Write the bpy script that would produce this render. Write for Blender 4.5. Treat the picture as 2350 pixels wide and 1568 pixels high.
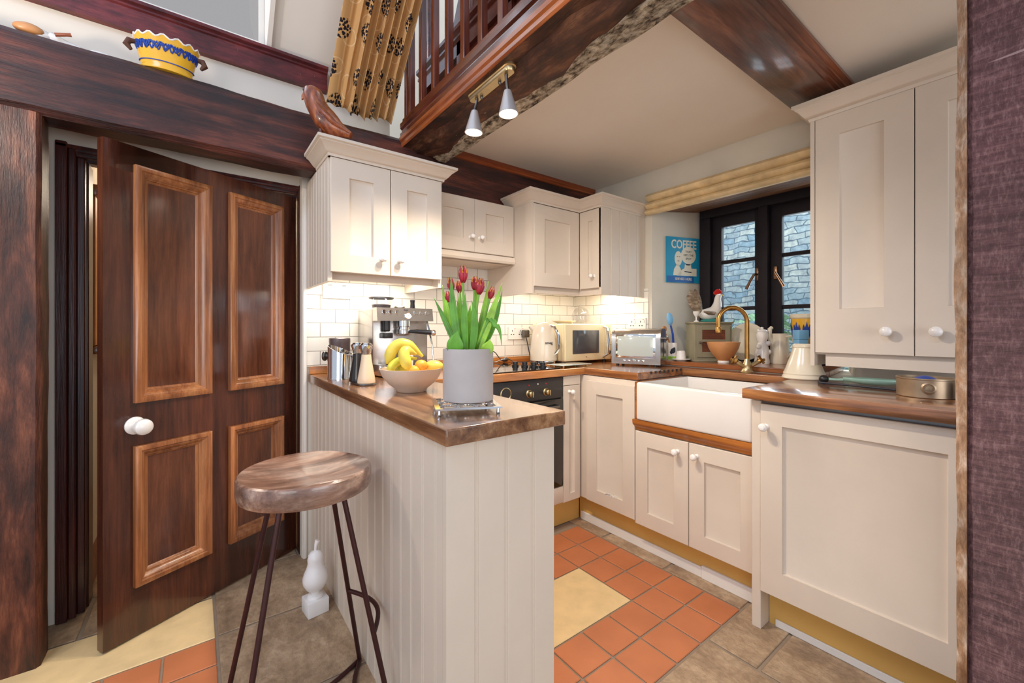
import bpy, bmesh, math, random
from mathutils import Vector, Matrix, noise

# ------------------------------------------------------------------ camera, world, lights, exposure
SC = bpy.context.scene
COL = SC.collection
for o in list(bpy.data.objects):
    bpy.data.objects.remove(o)
random.seed(7)
PI = math.pi

def S(r, g, b):
    """sRGB 0-255 to linear"""
    f = lambda c: (c / 255 / 12.92) if c / 255 <= .04045 else ((c / 255 + .055) / 1.055) ** 2.4
    return (f(r), f(g), f(b), 1.0)

cam_data = bpy.data.cameras.new('camera')
cam = bpy.data.objects.new('camera', cam_data)
COL.objects.link(cam)
cam.location = (0, 0, 1.2)
cam.rotation_euler = (math.radians(90), 0, math.radians(-37))
cam_data.sensor_fit = 'HORIZONTAL'
cam_data.sensor_width = 36
cam_data.lens = 36 * 965 / 2350
cam_data.shift_y = -30 / 2350
cam_data.clip_start = .02
SC.camera = cam

SC.view_settings.view_transform = 'Standard'
SC.view_settings.look = 'None'
SC.view_settings.gamma = 1
SC.view_settings.exposure = -0.03
SC.view_settings.use_curve_mapping = False

world = bpy.data.worlds.new('world')
SC.world = world
world.use_nodes = True
wn = world.node_tree.nodes
wn['Background'].inputs[0].default_value = (.72, .83, 1.0, 1)
wn['Background'].inputs[1].default_value = 0.85

def lamp(name, kind, loc, power, color=(1, 1, 1), size=.1, size_y=None, aim=None, spot=None, blend=.5):
    d = bpy.data.lights.new(name, kind)
    d.energy = power
    d.color = color
    if kind == 'AREA':
        d.size = size
        if size_y:
            d.shape = 'RECTANGLE'
            d.size_y = size_y
    else:
        d.shadow_soft_size = size
    if kind == 'SPOT':
        d.spot_size = math.radians(spot)
        d.spot_blend = blend
    o = bpy.data.objects.new(name, d)
    COL.objects.link(o)
    o.location = loc
    if aim is not None:
        o.rotation_euler = (Vector(aim) - Vector(loc)).to_track_quat('-Z', 'Y').to_euler()
    return o

WARM = (1, .84, .66)
# added fill behind the camera and overhead; daylight at the roof and kitchen windows
lamp('room_side_fill_light', 'AREA', (-1.9, -1.2, 1.5), 30, (1, .95, .89), 1.6, 1.6, aim=(1.2, 1.2, 1.2))  # unseen soft fill added to brighten the cupboard fronts and ceiling
lamp('rear_fill_light', 'AREA', (.9, -2.4, 1.25), 30, (.96, .96, 1), 1.8, 1.4, aim=(1.4, 1.6, 1.5))  # wide fill added behind the camera, not a modelled window
lamp('roof_window_light', 'AREA', (-.75, 2.9, 3.35), 40, (.58, .74, 1), 1.5, 1.2, aim=(.6, .8, 2.4))
lamp('overhead_blue_fill', 'AREA', (-1.3, .2, 3.5), 26, (.52, .66, 1), .9, .9, aim=(1.1, .8, 2.0))  # blue fill added to tint the balustrade and lift the right post
lamp('kitchen_window_daylight', 'AREA', (3.12, 1.12, 1.7), 11, (.80, .90, 1), .8, .8, aim=(1.6, 1.12, 1.1))
lamp('yard_sky_light', 'AREA', (3.75, 1.2, 5.2), 260, (.86, .94, 1), 1.2, 3.5, aim=(4.4, 1.2, 1.2))
lamp('living_room_lamp_light', 'POINT', (-.95, 1.8, 2.0), 22, (1, .88, .74), .05)
# spot lamps on the loft beam
SPOTS = [((.93, 1.50, 2.02), (.75, 1.35, .9)), ((.955, 1.29, 2.02), (1.45, 1.35, .6))]
for p, a in SPOTS:
    lamp('spot_lamp_light', 'SPOT', (p[0], p[1], p[2] - .012), 44, (1, .86, .70), .025, aim=a, spot=150, blend=.7)
# strip lights under the wall cupboards
lamp('strip_light', 'AREA', (.74, 2.22, 1.455), 3.0, (1, .93, .82), .46, .05, aim=(.74, 2.26, .5))
lamp('strip_light', 'AREA', (1.86, 2.22, 1.455), 3.6, (1, .93, .82), .36, .05, aim=(1.86, 2.26, .5))
lamp('strip_light', 'AREA', (2.28, 1.98, 1.455), 2.6, (1, .93, .82), .05, .34, aim=(2.30, 1.98, .5))
# hall lamp beyond the door
lamp('hall_lamp_light', 'POINT', (-.05, 3.3, 1.95), 9, (1, .85, .66), .12)

# ------------------------------------------------------------------ materials
def nt(name):
    m = bpy.data.materials.new(name)
    m.use_nodes = True
    t = m.node_tree
    b = t.nodes['Principled BSDF']
    return m, t, b

def N(t, kind, **kw):
    n = t.nodes.new(kind)
    for k, v in kw.items():
        setattr(n, k, v)
    return n

def ramp(t, fac, stops):
    r = N(t, 'ShaderNodeValToRGB')
    e = r.color_ramp.elements
    e[0].position, e[0].color = stops[0]
    e[1].position, e[1].color = stops[-1]
    for p, c in stops[1:-1]:
        x = e.new(p)
        x.color = c
    t.links.new(fac, r.inputs[0])
    return r.outputs[0]

def coords(t, scale=(1, 1, 1), loc=(0, 0, 0), rot=(0, 0, 0)):
    tc = N(t, 'ShaderNodeTexCoord')
    mp = N(t, 'ShaderNodeMapping')
    mp.inputs['Scale'].default_value = scale
    mp.inputs['Location'].default_value = loc
    mp.inputs['Rotation'].default_value = rot
    t.links.new(tc.outputs['Object'], mp.inputs[0])
    return mp.outputs[0]

def nz(t, vec, scale, detail=6, rough=.55, dist=0):
    n = N(t, 'ShaderNodeTexNoise')
    n.inputs['Scale'].default_value = scale
    n.inputs['Detail'].default_value = detail
    n.inputs['Roughness'].default_value = rough
    n.inputs['Distortion'].default_value = dist
    t.links.new(vec, n.inputs['Vector'])
    return n.outputs['Fac']

def bump(t, b, h, strength, dist=.01):
    n = N(t, 'ShaderNodeBump')
    n.inputs['Strength'].default_value = strength
    n.inputs['Distance'].default_value = dist
    t.links.new(h, n.inputs['Height'])
    t.links.new(n.outputs[0], b.inputs['Normal'])

def mix(t, fac, a, c, mode='MIX'):
    n = N(t, 'ShaderNodeMix', data_type='RGBA', blend_type=mode)
    if isinstance(fac, float):
        n.inputs['Factor'].default_value = fac
    else:
        t.links.new(fac, n.inputs['Factor'])
    for s, v in ((6, a), (7, c)):
        if isinstance(v, tuple):
            n.inputs[s].default_value = v
        else:
            t.links.new(v, n.inputs[s])
    return n.outputs[2]

def flat(name, c, rough=.5, metal=0, var=0.0, vscale=12, bmp=0, coat=0, sub=0, spec=.5):
    m, t, b = nt(name)
    b.inputs['Roughness'].default_value = rough
    b.inputs['Metallic'].default_value = metal
    b.inputs['Coat Weight'].default_value = coat
    b.inputs['Specular IOR Level'].default_value = spec
    v = coords(t)
    f = nz(t, v, vscale, 5)
    d = tuple(x * (1 - var) for x in c[:3]) + (1,)
    l = tuple(min(1, x * (1 + var)) for x in c[:3]) + (1,)
    t.links.new(ramp(t, f, [(.3, d), (.7, l)]), b.inputs['Base Color'])
    if bmp:
        bump(t, b, nz(t, v, vscale * 3, 6), bmp)
    return m

def wood(name, dark, light, axis=0, scale=1.0, rough=.4, bmp=.25, coat=0, mid=None, stretch=.07, spots=None, lo=.32, hi=.68, blotch=.68, bscale=5, fibre=.22):
    """grain along an axis: figure, fine fibres and broad blotches"""
    m, t, b = nt(name)
    b.inputs['Roughness'].default_value = rough
    b.inputs['Coat Weight'].default_value = coat
    b.inputs['Coat Roughness'].default_value = .12
    sc = [1, 1, 1]
    sc[axis] = stretch
    v = coords(t, tuple(sc))
    f = nz(t, v, 22 * scale, 9, .66, .35)
    sc2 = [1, 1, 1]
    sc2[axis] = max(.02, stretch * .45)
    ff = nz(t, coords(t, tuple(sc2)), 150 * scale, 4, .7)
    sc3 = [1, 1, 1]
    sc3[axis] = min(1, stretch * 4)
    f2 = nz(t, coords(t, tuple(sc3)), bscale * scale, 6, .62, .3)
    stops = [(lo, dark), (hi, light)] if mid is None else [(lo, dark), ((lo + hi) / 2, mid), (hi, light)]
    c = ramp(t, f, stops)
    lo_f, hi_f = 1 - fibre, 1 + fibre * .6
    c = mix(t, 1.0, c, ramp(t, ff, [(.3, (lo_f, lo_f, lo_f, 1)), (.7, (hi_f, hi_f, hi_f, 1))]), 'MULTIPLY')
    c = mix(t, 1.0, c, ramp(t, f2, [(.34, (blotch, blotch, blotch, 1)), (.64, (1.12, 1.1, 1.08, 1))]), 'MULTIPLY')
    if spots:
        f3 = nz(t, coords(t), spots[1], 5, .75)
        c = mix(t, ramp(t, f3, [(spots[2], (0, 0, 0, 1)), (min(spots[2] + .05, 1), (1, 1, 1, 1))]), c, spots[0])
    t.links.new(c, b.inputs['Base Color'])
    h = N(t, 'ShaderNodeMath', operation='ADD')
    t.links.new(f, h.inputs[0])
    t.links.new(ff, h.inputs[1])
    bump(t, b, h.outputs[0], bmp, .006)
    return m

def mk_post():
    """saw-marked purplish oak: fine cross hatch with level saw lines"""
    m, t, b = nt('saw marked oak')
    f = nz(t, coords(t, (1, 3.0, 1)), 55, 8, .72)
    g = nz(t, coords(t, (1, .16, 1.6)), 60, 6, .7, .3)
    l = nz(t, coords(t, (.4, .05, 1)), 34, 3, .6, .6)
    bl = nz(t, coords(t, (1, 1, .7)), 3.0, 6, .6)
    c = ramp(t, f, [(.30, S(62, 38, 40)), (.5, S(116, 78, 78)), (.68, S(184, 146, 142))])
    c = mix(t, .5, c, ramp(t, g, [(.32, S(60, 36, 38)), (.5, S(114, 76, 76)), (.68, S(172, 130, 126))]))
    c = mix(t, 1.0, c, ramp(t, bl, [(.34, (.58, .55, .56, 1)), (.64, (1.12, 1.08, 1.1, 1))]), 'MULTIPLY')
    c = mix(t, ramp(t, l, [(.655, (0, 0, 0, 1)), (.685, (1, 1, 1, 1))]), c, S(176, 144, 140))
    t.links.new(c, b.inputs['Base Color'])
    b.inputs['Roughness'].default_value = .42
    h = N(t, 'ShaderNodeMath', operation='ADD')
    t.links.new(f, h.inputs[0])
    t.links.new(g, h.inputs[1])
    bump(t, b, h.outputs[0], .9, .006)
    return m

M = {}
M['cream'] = flat('cream paint', S(217, 202, 184), .40, var=.03, vscale=5)
M['white_paint'] = flat('white gloss paint', S(236, 230, 220), .3, var=.02)
M['plaster'] = flat('plaster', S(228, 218, 203), .85, var=.03, vscale=3, bmp=.08)
M['ceiling'] = flat('ceiling plaster', S(236, 227, 213), .9, var=.03, vscale=2, bmp=.05)
M['reveal'] = flat('reveal plaster', S(218, 210, 194), .85, var=.04, vscale=4, bmp=.08)
M['oak_dark_x'] = wood('old oak along x', S(34, 15, 14), S(124, 62, 42), 0, 1.0, .40, .6, mid=S(76, 34, 26), stretch=.12, spots=(S(176, 140, 120), 48, .72), blotch=.38, bscale=4, fibre=.35)
M['oak_dark_z'] = wood('old oak upright', S(46, 24, 17), S(148, 88, 60), 2, 1.0, .42, .6, mid=S(98, 52, 35), stretch=.2, spots=(S(150, 105, 80), 48, .73), blotch=.40, bscale=3.2, fibre=.35)
M['oak_purple'] = mk_post()
M['oak_edge'] = wood('waney oak edge', S(140, 98, 66), S(226, 206, 188), 2, 1.6, .5, .8, mid=S(184, 146, 114), stretch=.5, blotch=.6, bscale=8)
M['plum_beam'] = wood('plum painted beam', S(66, 20, 23), S(136, 56, 54), 0, 1.2, .38, .3, mid=S(104, 36, 38), stretch=.25, spots=(S(196, 150, 136), 70, .68), blotch=.6)
M['rough_beam'] = wood('rough hewn beam', S(36, 19, 12), S(158, 106, 72), 1, .8, .55, 1.0, mid=S(92, 52, 32), stretch=.3, blotch=.4, bscale=7, spots=(S(190, 168, 140), 40, .68))
M['chalk_beam'] = wood('limewashed beam', S(62, 44, 30), S(212, 198, 174), 1, 1.8, .75, 1.0, mid=S(170, 150, 122), stretch=.45, lo=.40, hi=.58, blotch=.6, bscale=9)
M['door_wood'] = wood('varnished door', S(56, 25, 15), S(108, 58, 36), 2, 1.0, .22, .12, coat=.6, mid=S(82, 41, 26), blotch=.6)
M['door_panel'] = wood('varnished door panel', S(80, 40, 24), S(134, 78, 50), 2, .8, .18, .08, coat=.6, mid=S(108, 60, 36), stretch=.12, blotch=.72, bscale=3)
M['door_mould'] = wood('tan door moulding', S(136, 78, 42), S(204, 140, 88), 2, 1.1, .22, .08, coat=.6, mid=S(174, 108, 62))
M['frame_wood'] = wood('dark door frame', S(38, 12, 12), S(96, 44, 34), 2, 1.0, .3, .2, coat=.4, mid=S(66, 24, 20))
M['beam_x'] = wood('cross beam', S(70, 36, 24), S(156, 104, 80), 0, 1.0, .30, .4, mid=S(114, 66, 46), coat=.5, stretch=.12, blotch=.5, bscale=4, spots=(S(50, 30, 24), 26, .72))
M['mould_x'] = wood('moulding', S(110, 46, 18), S(182, 98, 52), 0, 1.0, .35, .1, mid=S(148, 70, 32), coat=.3)
M['mould_dark'] = wood('dark moulding', S(70, 30, 18), S(146, 84, 54), 0, 1.0, .3, .1, mid=S(106, 54, 34), coat=.5)
M['mould_y'] = wood('moulding rail', S(120, 56, 22), S(206, 122, 62), 1, 1.0, .3, .1, mid=S(168, 86, 40), coat=.4)
M['bal_wood'] = wood('baluster wood', S(74, 30, 20), S(146, 76, 52), 2, 1.0, .16, .08, mid=S(108, 50, 34), coat=1.0)
M['bal_rail'] = wood('balustrade rail', S(66, 26, 18), S(130, 66, 46), 1, 1.0, .16, .08, mid=S(96, 42, 30), coat=1.0)
wt = dict(rough=.26, bmp=.06, coat=.8, blotch=.62, bscale=4)
M['wt_y'] = wood('worktop grain y', S(100, 62, 38), S(186, 142, 102), 1, 1.0, mid=S(144, 100, 66), **wt)
M['wt_x'] = wood('worktop grain x', S(150, 90, 44), S(214, 148, 82), 0, 1.0, mid=S(186, 118, 60), **wt)
M['wt_dark'] = wood('oiled worktop', S(92, 54, 30), S(192, 130, 76), 1, 1.0, mid=S(144, 90, 50), **wt)
M['rail_wood'] = wood('sink rail', S(150, 86, 34), S(206, 132, 62), 1, .9, .3, .08, mid=S(180, 108, 46), coat=.3)
M['sill_wood'] = wood('sill wood', S(110, 62, 30), S(190, 118, 58), 1, .9, .28, .08, mid=S(156, 90, 42), coat=.5)
M['lintel'] = wood('lintel', S(70, 44, 30), S(176, 130, 98), 1, .9, .7, .5, mid=S(124, 86, 60))
M['win_frame'] = flat('dark window frame', S(36, 30, 34), .6, var=.15, spec=.2)
M['plinth'] = flat('ochre plinth', S(214, 168, 90), .6, var=.06, vscale=4)
M['terracotta'] = flat('terracotta tile', S(194, 118, 76), .42, var=.11, vscale=5, bmp=.06)
M['buff'] = flat('buff stone slab', S(228, 198, 146), .5, var=.08, vscale=14, bmp=.08)
M['grout'] = flat('grout', S(150, 132, 112), .9, var=.08, vscale=30)
M['brass'] = flat('aged brass', S(176, 132, 72), .28, 1, var=.15, vscale=30)
M['bronze'] = flat('bronze', S(128, 98, 76), .32, .9, var=.1)
M['brass_pale'] = flat('brushed brass', S(206, 184, 140), .35, 1, var=.06, vscale=30)
M['steel'] = flat('steel', S(196, 190, 184), .24, 1, var=.05, vscale=20)
M['steel_dark'] = flat('dark steel', S(120, 116, 114), .3, 1, var=.05, vscale=20)
M['chrome'] = flat('chrome', S(222, 220, 218), .08, 1)
M['black'] = flat('black plastic', S(26, 24, 24), .35)
M['black_glass'] = flat('black glass', S(14, 14, 16), .06, coat=.5)
M['oven_black'] = flat('oven black', S(44, 42, 42), .3, var=.05)
M['ceramic'] = flat('white ceramic', S(238, 232, 224), .15, coat=.4, var=.01)
M['ceramic_warm'] = flat('cream ceramic', S(232, 220, 196), .2, coat=.4, var=.03)
M['sink'] = flat('fireclay sink', S(232, 226, 218), .16, coat=.5, var=.01)
M['knob'] = flat('white knob', S(240, 234, 226), .25, coat=.3)
M['plastic_white'] = flat('white plastic', S(232, 228, 218), .35)
M['red'] = flat('red glaze', S(196, 36, 30), .3)
M['blue'] = flat('blue plastic', S(60, 140, 210), .35)
M['darkblue'] = flat('dark blue plastic', S(24, 62, 150), .35)
M['stool_iron'] = flat('brown iron', S(70, 40, 38), .4, .6, var=.15, vscale=40)
M['concrete'] = flat('pale concrete', S(182, 172, 166), .7, var=.08, vscale=9, bmp=.1)
M['soil'] = flat('soil', S(60, 44, 32), .95, var=.3, vscale=60, bmp=.5)
M['bowl'] = flat('stone bowl', S(214, 190, 168), .5, var=.05, vscale=20)
M['bowl_in'] = flat('blue glaze', S(120, 160, 210), .2)
M['terrabowl'] = flat('terracotta bowl', S(200, 140, 88), .4, var=.08)
M['stem'] = flat('tulip stem', S(120, 170, 60), .45, var=.1)
M['peppermill'] = flat('grey mill body', S(64, 60, 58), .15, .6)
M['salt'] = flat('salt mill body', S(232, 204, 172), .35)
M['basket'] = flat('wicker', S(90, 56, 40), .8)

def mk_glass(name, tint=(1, 1, 1, 1), ior=1.45):
    m, t, b = nt(name)
    tr = N(t, 'ShaderNodeBsdfTransparent')
    tr.inputs[0].default_value = tint
    gl = N(t, 'ShaderNodeBsdfGlossy')
    gl.inputs['Roughness'].default_value = .02
    lw = N(t, 'ShaderNodeLayerWeight')
    lw.inputs[0].default_value = .5
    pw_ = N(t, 'ShaderNodeMath', operation='POWER')
    pw_.inputs[1].default_value = 4.0
    t.links.new(lw.outputs['Facing'], pw_.inputs[0])
    fr = N(t, 'ShaderNodeMath', operation='MULTIPLY_ADD')
    fr.inputs[1].default_value = .55 if ior > 1.3 else .35
    fr.inputs[2].default_value = .045
    t.links.new(pw_.outputs[0], fr.inputs[0])
    mx = N(t, 'ShaderNodeMixShader')
    t.links.new(fr.outputs[0], mx.inputs[0])
    t.links.new(tr.outputs[0], mx.inputs[1])
    t.links.new(gl.outputs[0], mx.inputs[2])
    t.links.new(mx.outputs[0], t.nodes['Material Output'].inputs[0])
    return m
M['glass'] = mk_glass('clear glass', (.97, .99, 1, 1))
M['smoke_glass'] = mk_glass('thin clear plastic', (.90, .91, .92, 1), 1.25)
M['thin_glass'] = mk_glass('thin glass', (.97, .97, .97, 1), 1.22)

M['frosted'] = mk_glass('dormer glass', (.80, .74, .68, 1))

def emit(name, c, s):
    m, t, b = nt(name)
    b.inputs['Base Color'].default_value = c
    b.inputs['Emission Color'].default_value = c
    b.inputs['Emission Strength'].default_value = s
    return m
M['lamp_shade'] = flat('satin lamp shade', S(214, 208, 204), .3, .55, var=.03)
M['bulb'] = emit('lamp bulb', (1, .93, .8, 1), 14)
M['led'] = emit('strip diffuser', (1, .95, .86, 1), 6)
M['lcd'] = emit('green display', (.1, .6, .2, 1), .6)

def mk_tiles(name, horiz):
    m, t, b = nt(name)
    tc = N(t, 'ShaderNodeTexCoord')
    sp = N(t, 'ShaderNodeSeparateXYZ')
    cb = N(t, 'ShaderNodeCombineXYZ')
    t.links.new(tc.outputs['Object'], sp.inputs[0])
    t.links.new(sp.outputs[horiz], cb.inputs[0])
    ad = N(t, 'ShaderNodeMath', operation='ADD')
    ad.inputs[1].default_value = -1.0055 + 10 * .0745
    t.links.new(sp.outputs[2], ad.inputs[0])
    t.links.new(ad.outputs[0], cb.inputs[1])
    br = N(t, 'ShaderNodeTexBrick')
    br.inputs['Scale'].default_value = 1
    br.inputs['Brick Width'].default_value = .152
    br.inputs['Row Height'].default_value = .0745
    br.inputs['Mortar Size'].default_value = .0022
    br.inputs['Mortar Smooth'].default_value = .3
    br.inputs['Color1'].default_value = S(240, 234, 222)
    br.inputs['Color2'].default_value = S(234, 227, 214)
    br.inputs['Mortar'].default_value = S(158, 148, 134)
    t.links.new(cb.outputs[0], br.inputs['Vector'])
    t.links.new(br.outputs['Color'], b.inputs['Base Color'])
    b.inputs['Roughness'].default_value = .18
    bump(t, b, br.outputs['Fac'], -.4, .004)
    return m
M['tiles_x'] = mk_tiles('metro tiles back', 0)
M['tiles_y'] = mk_tiles('metro tiles side', 1)

def mk_flag():
    m, t, b = nt('flagstone')
    v = coords(t, (1, 1, 1))
    f = nz(t, v, 2.6, 12, .70, .2)
    f2 = nz(t, coords(t, (3.4, 1.8, 2)), 4, 12, .72, .25)
    f3 = nz(t, v, 42, 6, .7)
    c = ramp(t, f, [(.30, S(134, 108, 84)), (.46, S(172, 143, 113)), (.56, S(196, 167, 134)), (.72, S(222, 197, 164))])
    c = mix(t, .45, c, ramp(t, f2, [(.36, S(120, 94, 72)), (.52, S(180, 150, 118)), (.66, S(226, 202, 170))]))
    c = mix(t, 1.0, c, ramp(t, f3, [(.28, (.72, .70, .68, 1)), (.6, (1.06, 1.06, 1.06, 1))]), 'MULTIPLY')
    t.links.new(c, b.inputs['Base Color'])
    b.inputs['Roughness'].default_value = .42
    bump(t, b, f2, .7, .02)
    return m
M['flag'] = mk_flag()

def mk_stone():
    m, t, b = nt('coursed stone wall')
    tc = N(t, 'ShaderNodeTexCoord')
    sp = N(t, 'ShaderNodeSeparateXYZ')
    cb = N(t, 'ShaderNodeCombineXYZ')
    t.links.new(tc.outputs['Object'], sp.inputs[0])
    nn = N(t, 'ShaderNodeTexNoise')
    nn.inputs['Scale'].default_value = 7
    t.links.new(tc.outputs['Object'], nn.inputs['Vector'])
    for i, (ax, k) in enumerate(((1, .16), (2, .07))):
        ad = N(t, 'ShaderNodeMath', operation='MULTIPLY_ADD')
        ad.inputs[1].default_value = k
        t.links.new(nn.outputs['Fac'], ad.inputs[0])
        t.links.new(sp.outputs[ax], ad.inputs[2])
        t.links.new(ad.outputs[0], cb.inputs[i])
    br = N(t, 'ShaderNodeTexBrick')
    br.inputs['Scale'].default_value = 1
    br.inputs['Brick Width'].default_value = .15
    br.inputs['Row Height'].default_value = .058
    br.inputs['Mortar Size'].default_value = .007
    br.inputs['Mortar Smooth'].default_value = .6
    br.inputs['Color1'].default_value = S(216, 224, 222)
    br.inputs['Color2'].default_value = S(150, 182, 206)
    br.inputs['Mortar'].default_value = S(104, 128, 148)
    t.links.new(cb.outputs[0], br.inputs['Vector'])
    f = ramp(t, nz(t, coords(t), 16, 8, .7), [(.3, (.55, .58, .62, 1)), (.66, (1.25, 1.22, 1.15, 1))])
    t.links.new(mix(t, 1.0, br.outputs['Color'], f, 'MULTIPLY'), b.inputs['Base Color'])
    b.inputs['Roughness'].default_value = .9
    return m
M['stone'] = mk_stone()

def mk_curtain():
    """sand cloth with dark round flower heads and pale curls"""
    m, t, b = nt('curtain cloth')
    uv = N(t, 'ShaderNodeUVMap')
    def disc(loc, sc, lo, hi):
        mp = N(t, 'ShaderNodeMapping')
        mp.inputs['Scale'].default_value = (sc, sc, 1)
        mp.inputs['Location'].default_value = loc
        t.links.new(uv.outputs[0], mp.inputs[0])
        vo = N(t, 'ShaderNodeTexVoronoi')
        vo.voronoi_dimensions = '2D'
        vo.inputs['Scale'].default_value = 1
        vo.inputs['Randomness'].default_value = .55
        t.links.new(mp.outputs[0], vo.inputs['Vector'])
        return ramp(t, vo.outputs['Distance'], [(lo, (1, 1, 1, 1)), (hi, (0, 0, 0, 1))]), mp
    d1, mp = disc((.2, .35, 0), 6.0, .26, .29)
    vn = N(t, 'ShaderNodeTexVoronoi')
    vn.voronoi_dimensions = '2D'
    vn.inputs['Scale'].default_value = 75
    t.links.new(uv.outputs[0], vn.inputs['Vector'])
    petals = ramp(t, vn.outputs['Distance'], [(.42, (1, 1, 1, 1)), (.5, (0, 0, 0, 1))])
    dark = mix(t, 1.0, d1, petals, 'MULTIPLY')
    curl = N(t, 'ShaderNodeTexVoronoi')
    curl.voronoi_dimensions = '2D'
    curl.inputs['Scale'].default_value = 8.5
    t.links.new(uv.outputs[0], curl.inputs['Vector'])
    ring = ramp(t, curl.outputs['Distance'], [(.28, (0, 0, 0, 1)), (.31, (1, 1, 1, 1)), (.34, (0, 0, 0, 1))])
    base = mix(t, ring, S(212, 162, 102), S(234, 200, 152))
    t.links.new(mix(t, dark, base, S(30, 20, 26)), b.inputs['Base Color'])
    b.inputs['Roughness'].default_value = .9
    return m
M['curtain'] = mk_curtain()

def mk_grad(name, stops, axis=2, lo=0, hi=1, rough=.4, streak=0):
    """colour bands along a local axis"""
    m, t, b = nt(name)
    tc = N(t, 'ShaderNodeTexCoord')
    sp = N(t, 'ShaderNodeSeparateXYZ')
    t.links.new(tc.outputs['Object'], sp.inputs[0])
    mr = N(t, 'ShaderNodeMapRange')
    mr.inputs[1].default_value = lo
    mr.inputs[2].default_value = hi
    t.links.new(sp.outputs[axis], mr.inputs[0])
    fac = mr.outputs[0]
    if streak:
        n = N(t, 'ShaderNodeMath', operation='MULTIPLY_ADD')
        n.inputs[1].default_value = streak
        t.links.new(nz(t, coords(t), 60, 3), n.inputs[0])
        t.links.new(fac, n.inputs[2])
        fac = n.outputs[0]
    t.links.new(ramp(t, fac, stops), b.inputs['Base Color'])
    b.inputs['Roughness'].default_value = rough
    return m
M['leaf'] = flat('tulip leaf', S(150, 194, 56), .4, var=.35, vscale=18)
M['leaf_dark'] = flat('tulip leaf deep', S(96, 154, 46), .4, var=.35, vscale=18)
M['petal'] = flat('tulip petal', S(168, 34, 52), .45, var=.4, vscale=40)
M['petal_edge'] = flat('tulip petal edge', S(232, 150, 50), .45, var=.2, vscale=30)
M['banana'] = flat('banana skin', S(224, 200, 78), .45, var=.16, vscale=12)
M['banana_green'] = flat('green banana skin', S(190, 186, 60), .45, var=.15, vscale=8)
M['orange'] = flat('orange peel', S(240, 166, 52), .45, var=.08, vscale=30, bmp=.1)
M['yellowfruit'] = flat('yellow fruit', S(244, 206, 84), .4, var=.06)
M['owl'] = wood('carved owl wood', S(78, 34, 14), S(190, 108, 58), 2, 1.6, .3, .2, coat=.5, mid=S(140, 66, 30), stretch=.3)
M['stool_wood'] = wood('stool elm', S(106, 74, 60), S(204, 172, 150), 0, 1.0, .22, .12, coat=.8, mid=S(152, 114, 94), stretch=.16, blotch=.55, bscale=7)
M['pine'] = wood('pine', S(176, 106, 44), S(226, 158, 86), 2, .8, .4, .1, mid=S(204, 132, 64))
M['blind'] = flat('marbled blind cloth', S(232, 206, 158), .8, var=.2, vscale=11)
M['feather'] = wood('painted feathers', S(96, 78, 60), S(190, 172, 146), 0, 2.5, .5, .1, mid=S(140, 118, 94), stretch=.4)
M['sage'] = flat('sage paint', S(146, 138, 112), .6, var=.08)
M['mesh_dark'] = flat('wire mesh', S(50, 44, 40), .6, var=.6, vscale=160)
M['teal'] = flat('teal glaze', S(40, 130, 120), .4)
M['green_plastic'] = flat('sea green plastic', S(150, 184, 166), .3)
M['tin'] = flat('old tin', S(176, 152, 124), .4, .7, var=.2, vscale=16)
M['yellow_glaze'] = flat('yellow glaze', S(236, 178, 44), .25, coat=.4, var=.05)
M['cream_plastic'] = flat('cream plastic', S(230, 212, 170), .3, coat=.3)
M['kettle'] = flat('cream enamel', S(222, 206, 182), .2, coat=.6)
M['dark_glass'] = flat('microwave window', S(78, 78, 80), .1, coat=.5)
M['toaster_glass'] = flat('toaster window', S(196, 204, 196), .1, coat=.5)
M['sign_blue'] = flat('sign blue', S(30, 150, 190), .4, var=.06)
M['sign_dark'] = flat('sign deep blue', S(30, 96, 168), .4)
M['sign_cream'] = flat('sign cream', S(232, 226, 206), .5)
M['ink'] = flat('dark ink', S(40, 40, 50), .6)
M['cloth_blue'] = flat('light blue box', S(120, 176, 214), .6, var=.1)
M['stone_white'] = flat('white stone', S(236, 232, 228), .35, var=.03)
M['bush'] = flat('bush leaves', S(150, 190, 150), .7, var=.5, vscale=40)
M['ground'] = flat('paving outside', S(180, 176, 160), .9, var=.1)
M['copper_dark'] = flat('bronze canister', S(112, 100, 100), .35, .5, var=.1)
M['paper'] = flat('paper', S(236, 230, 218), .7)

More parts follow.
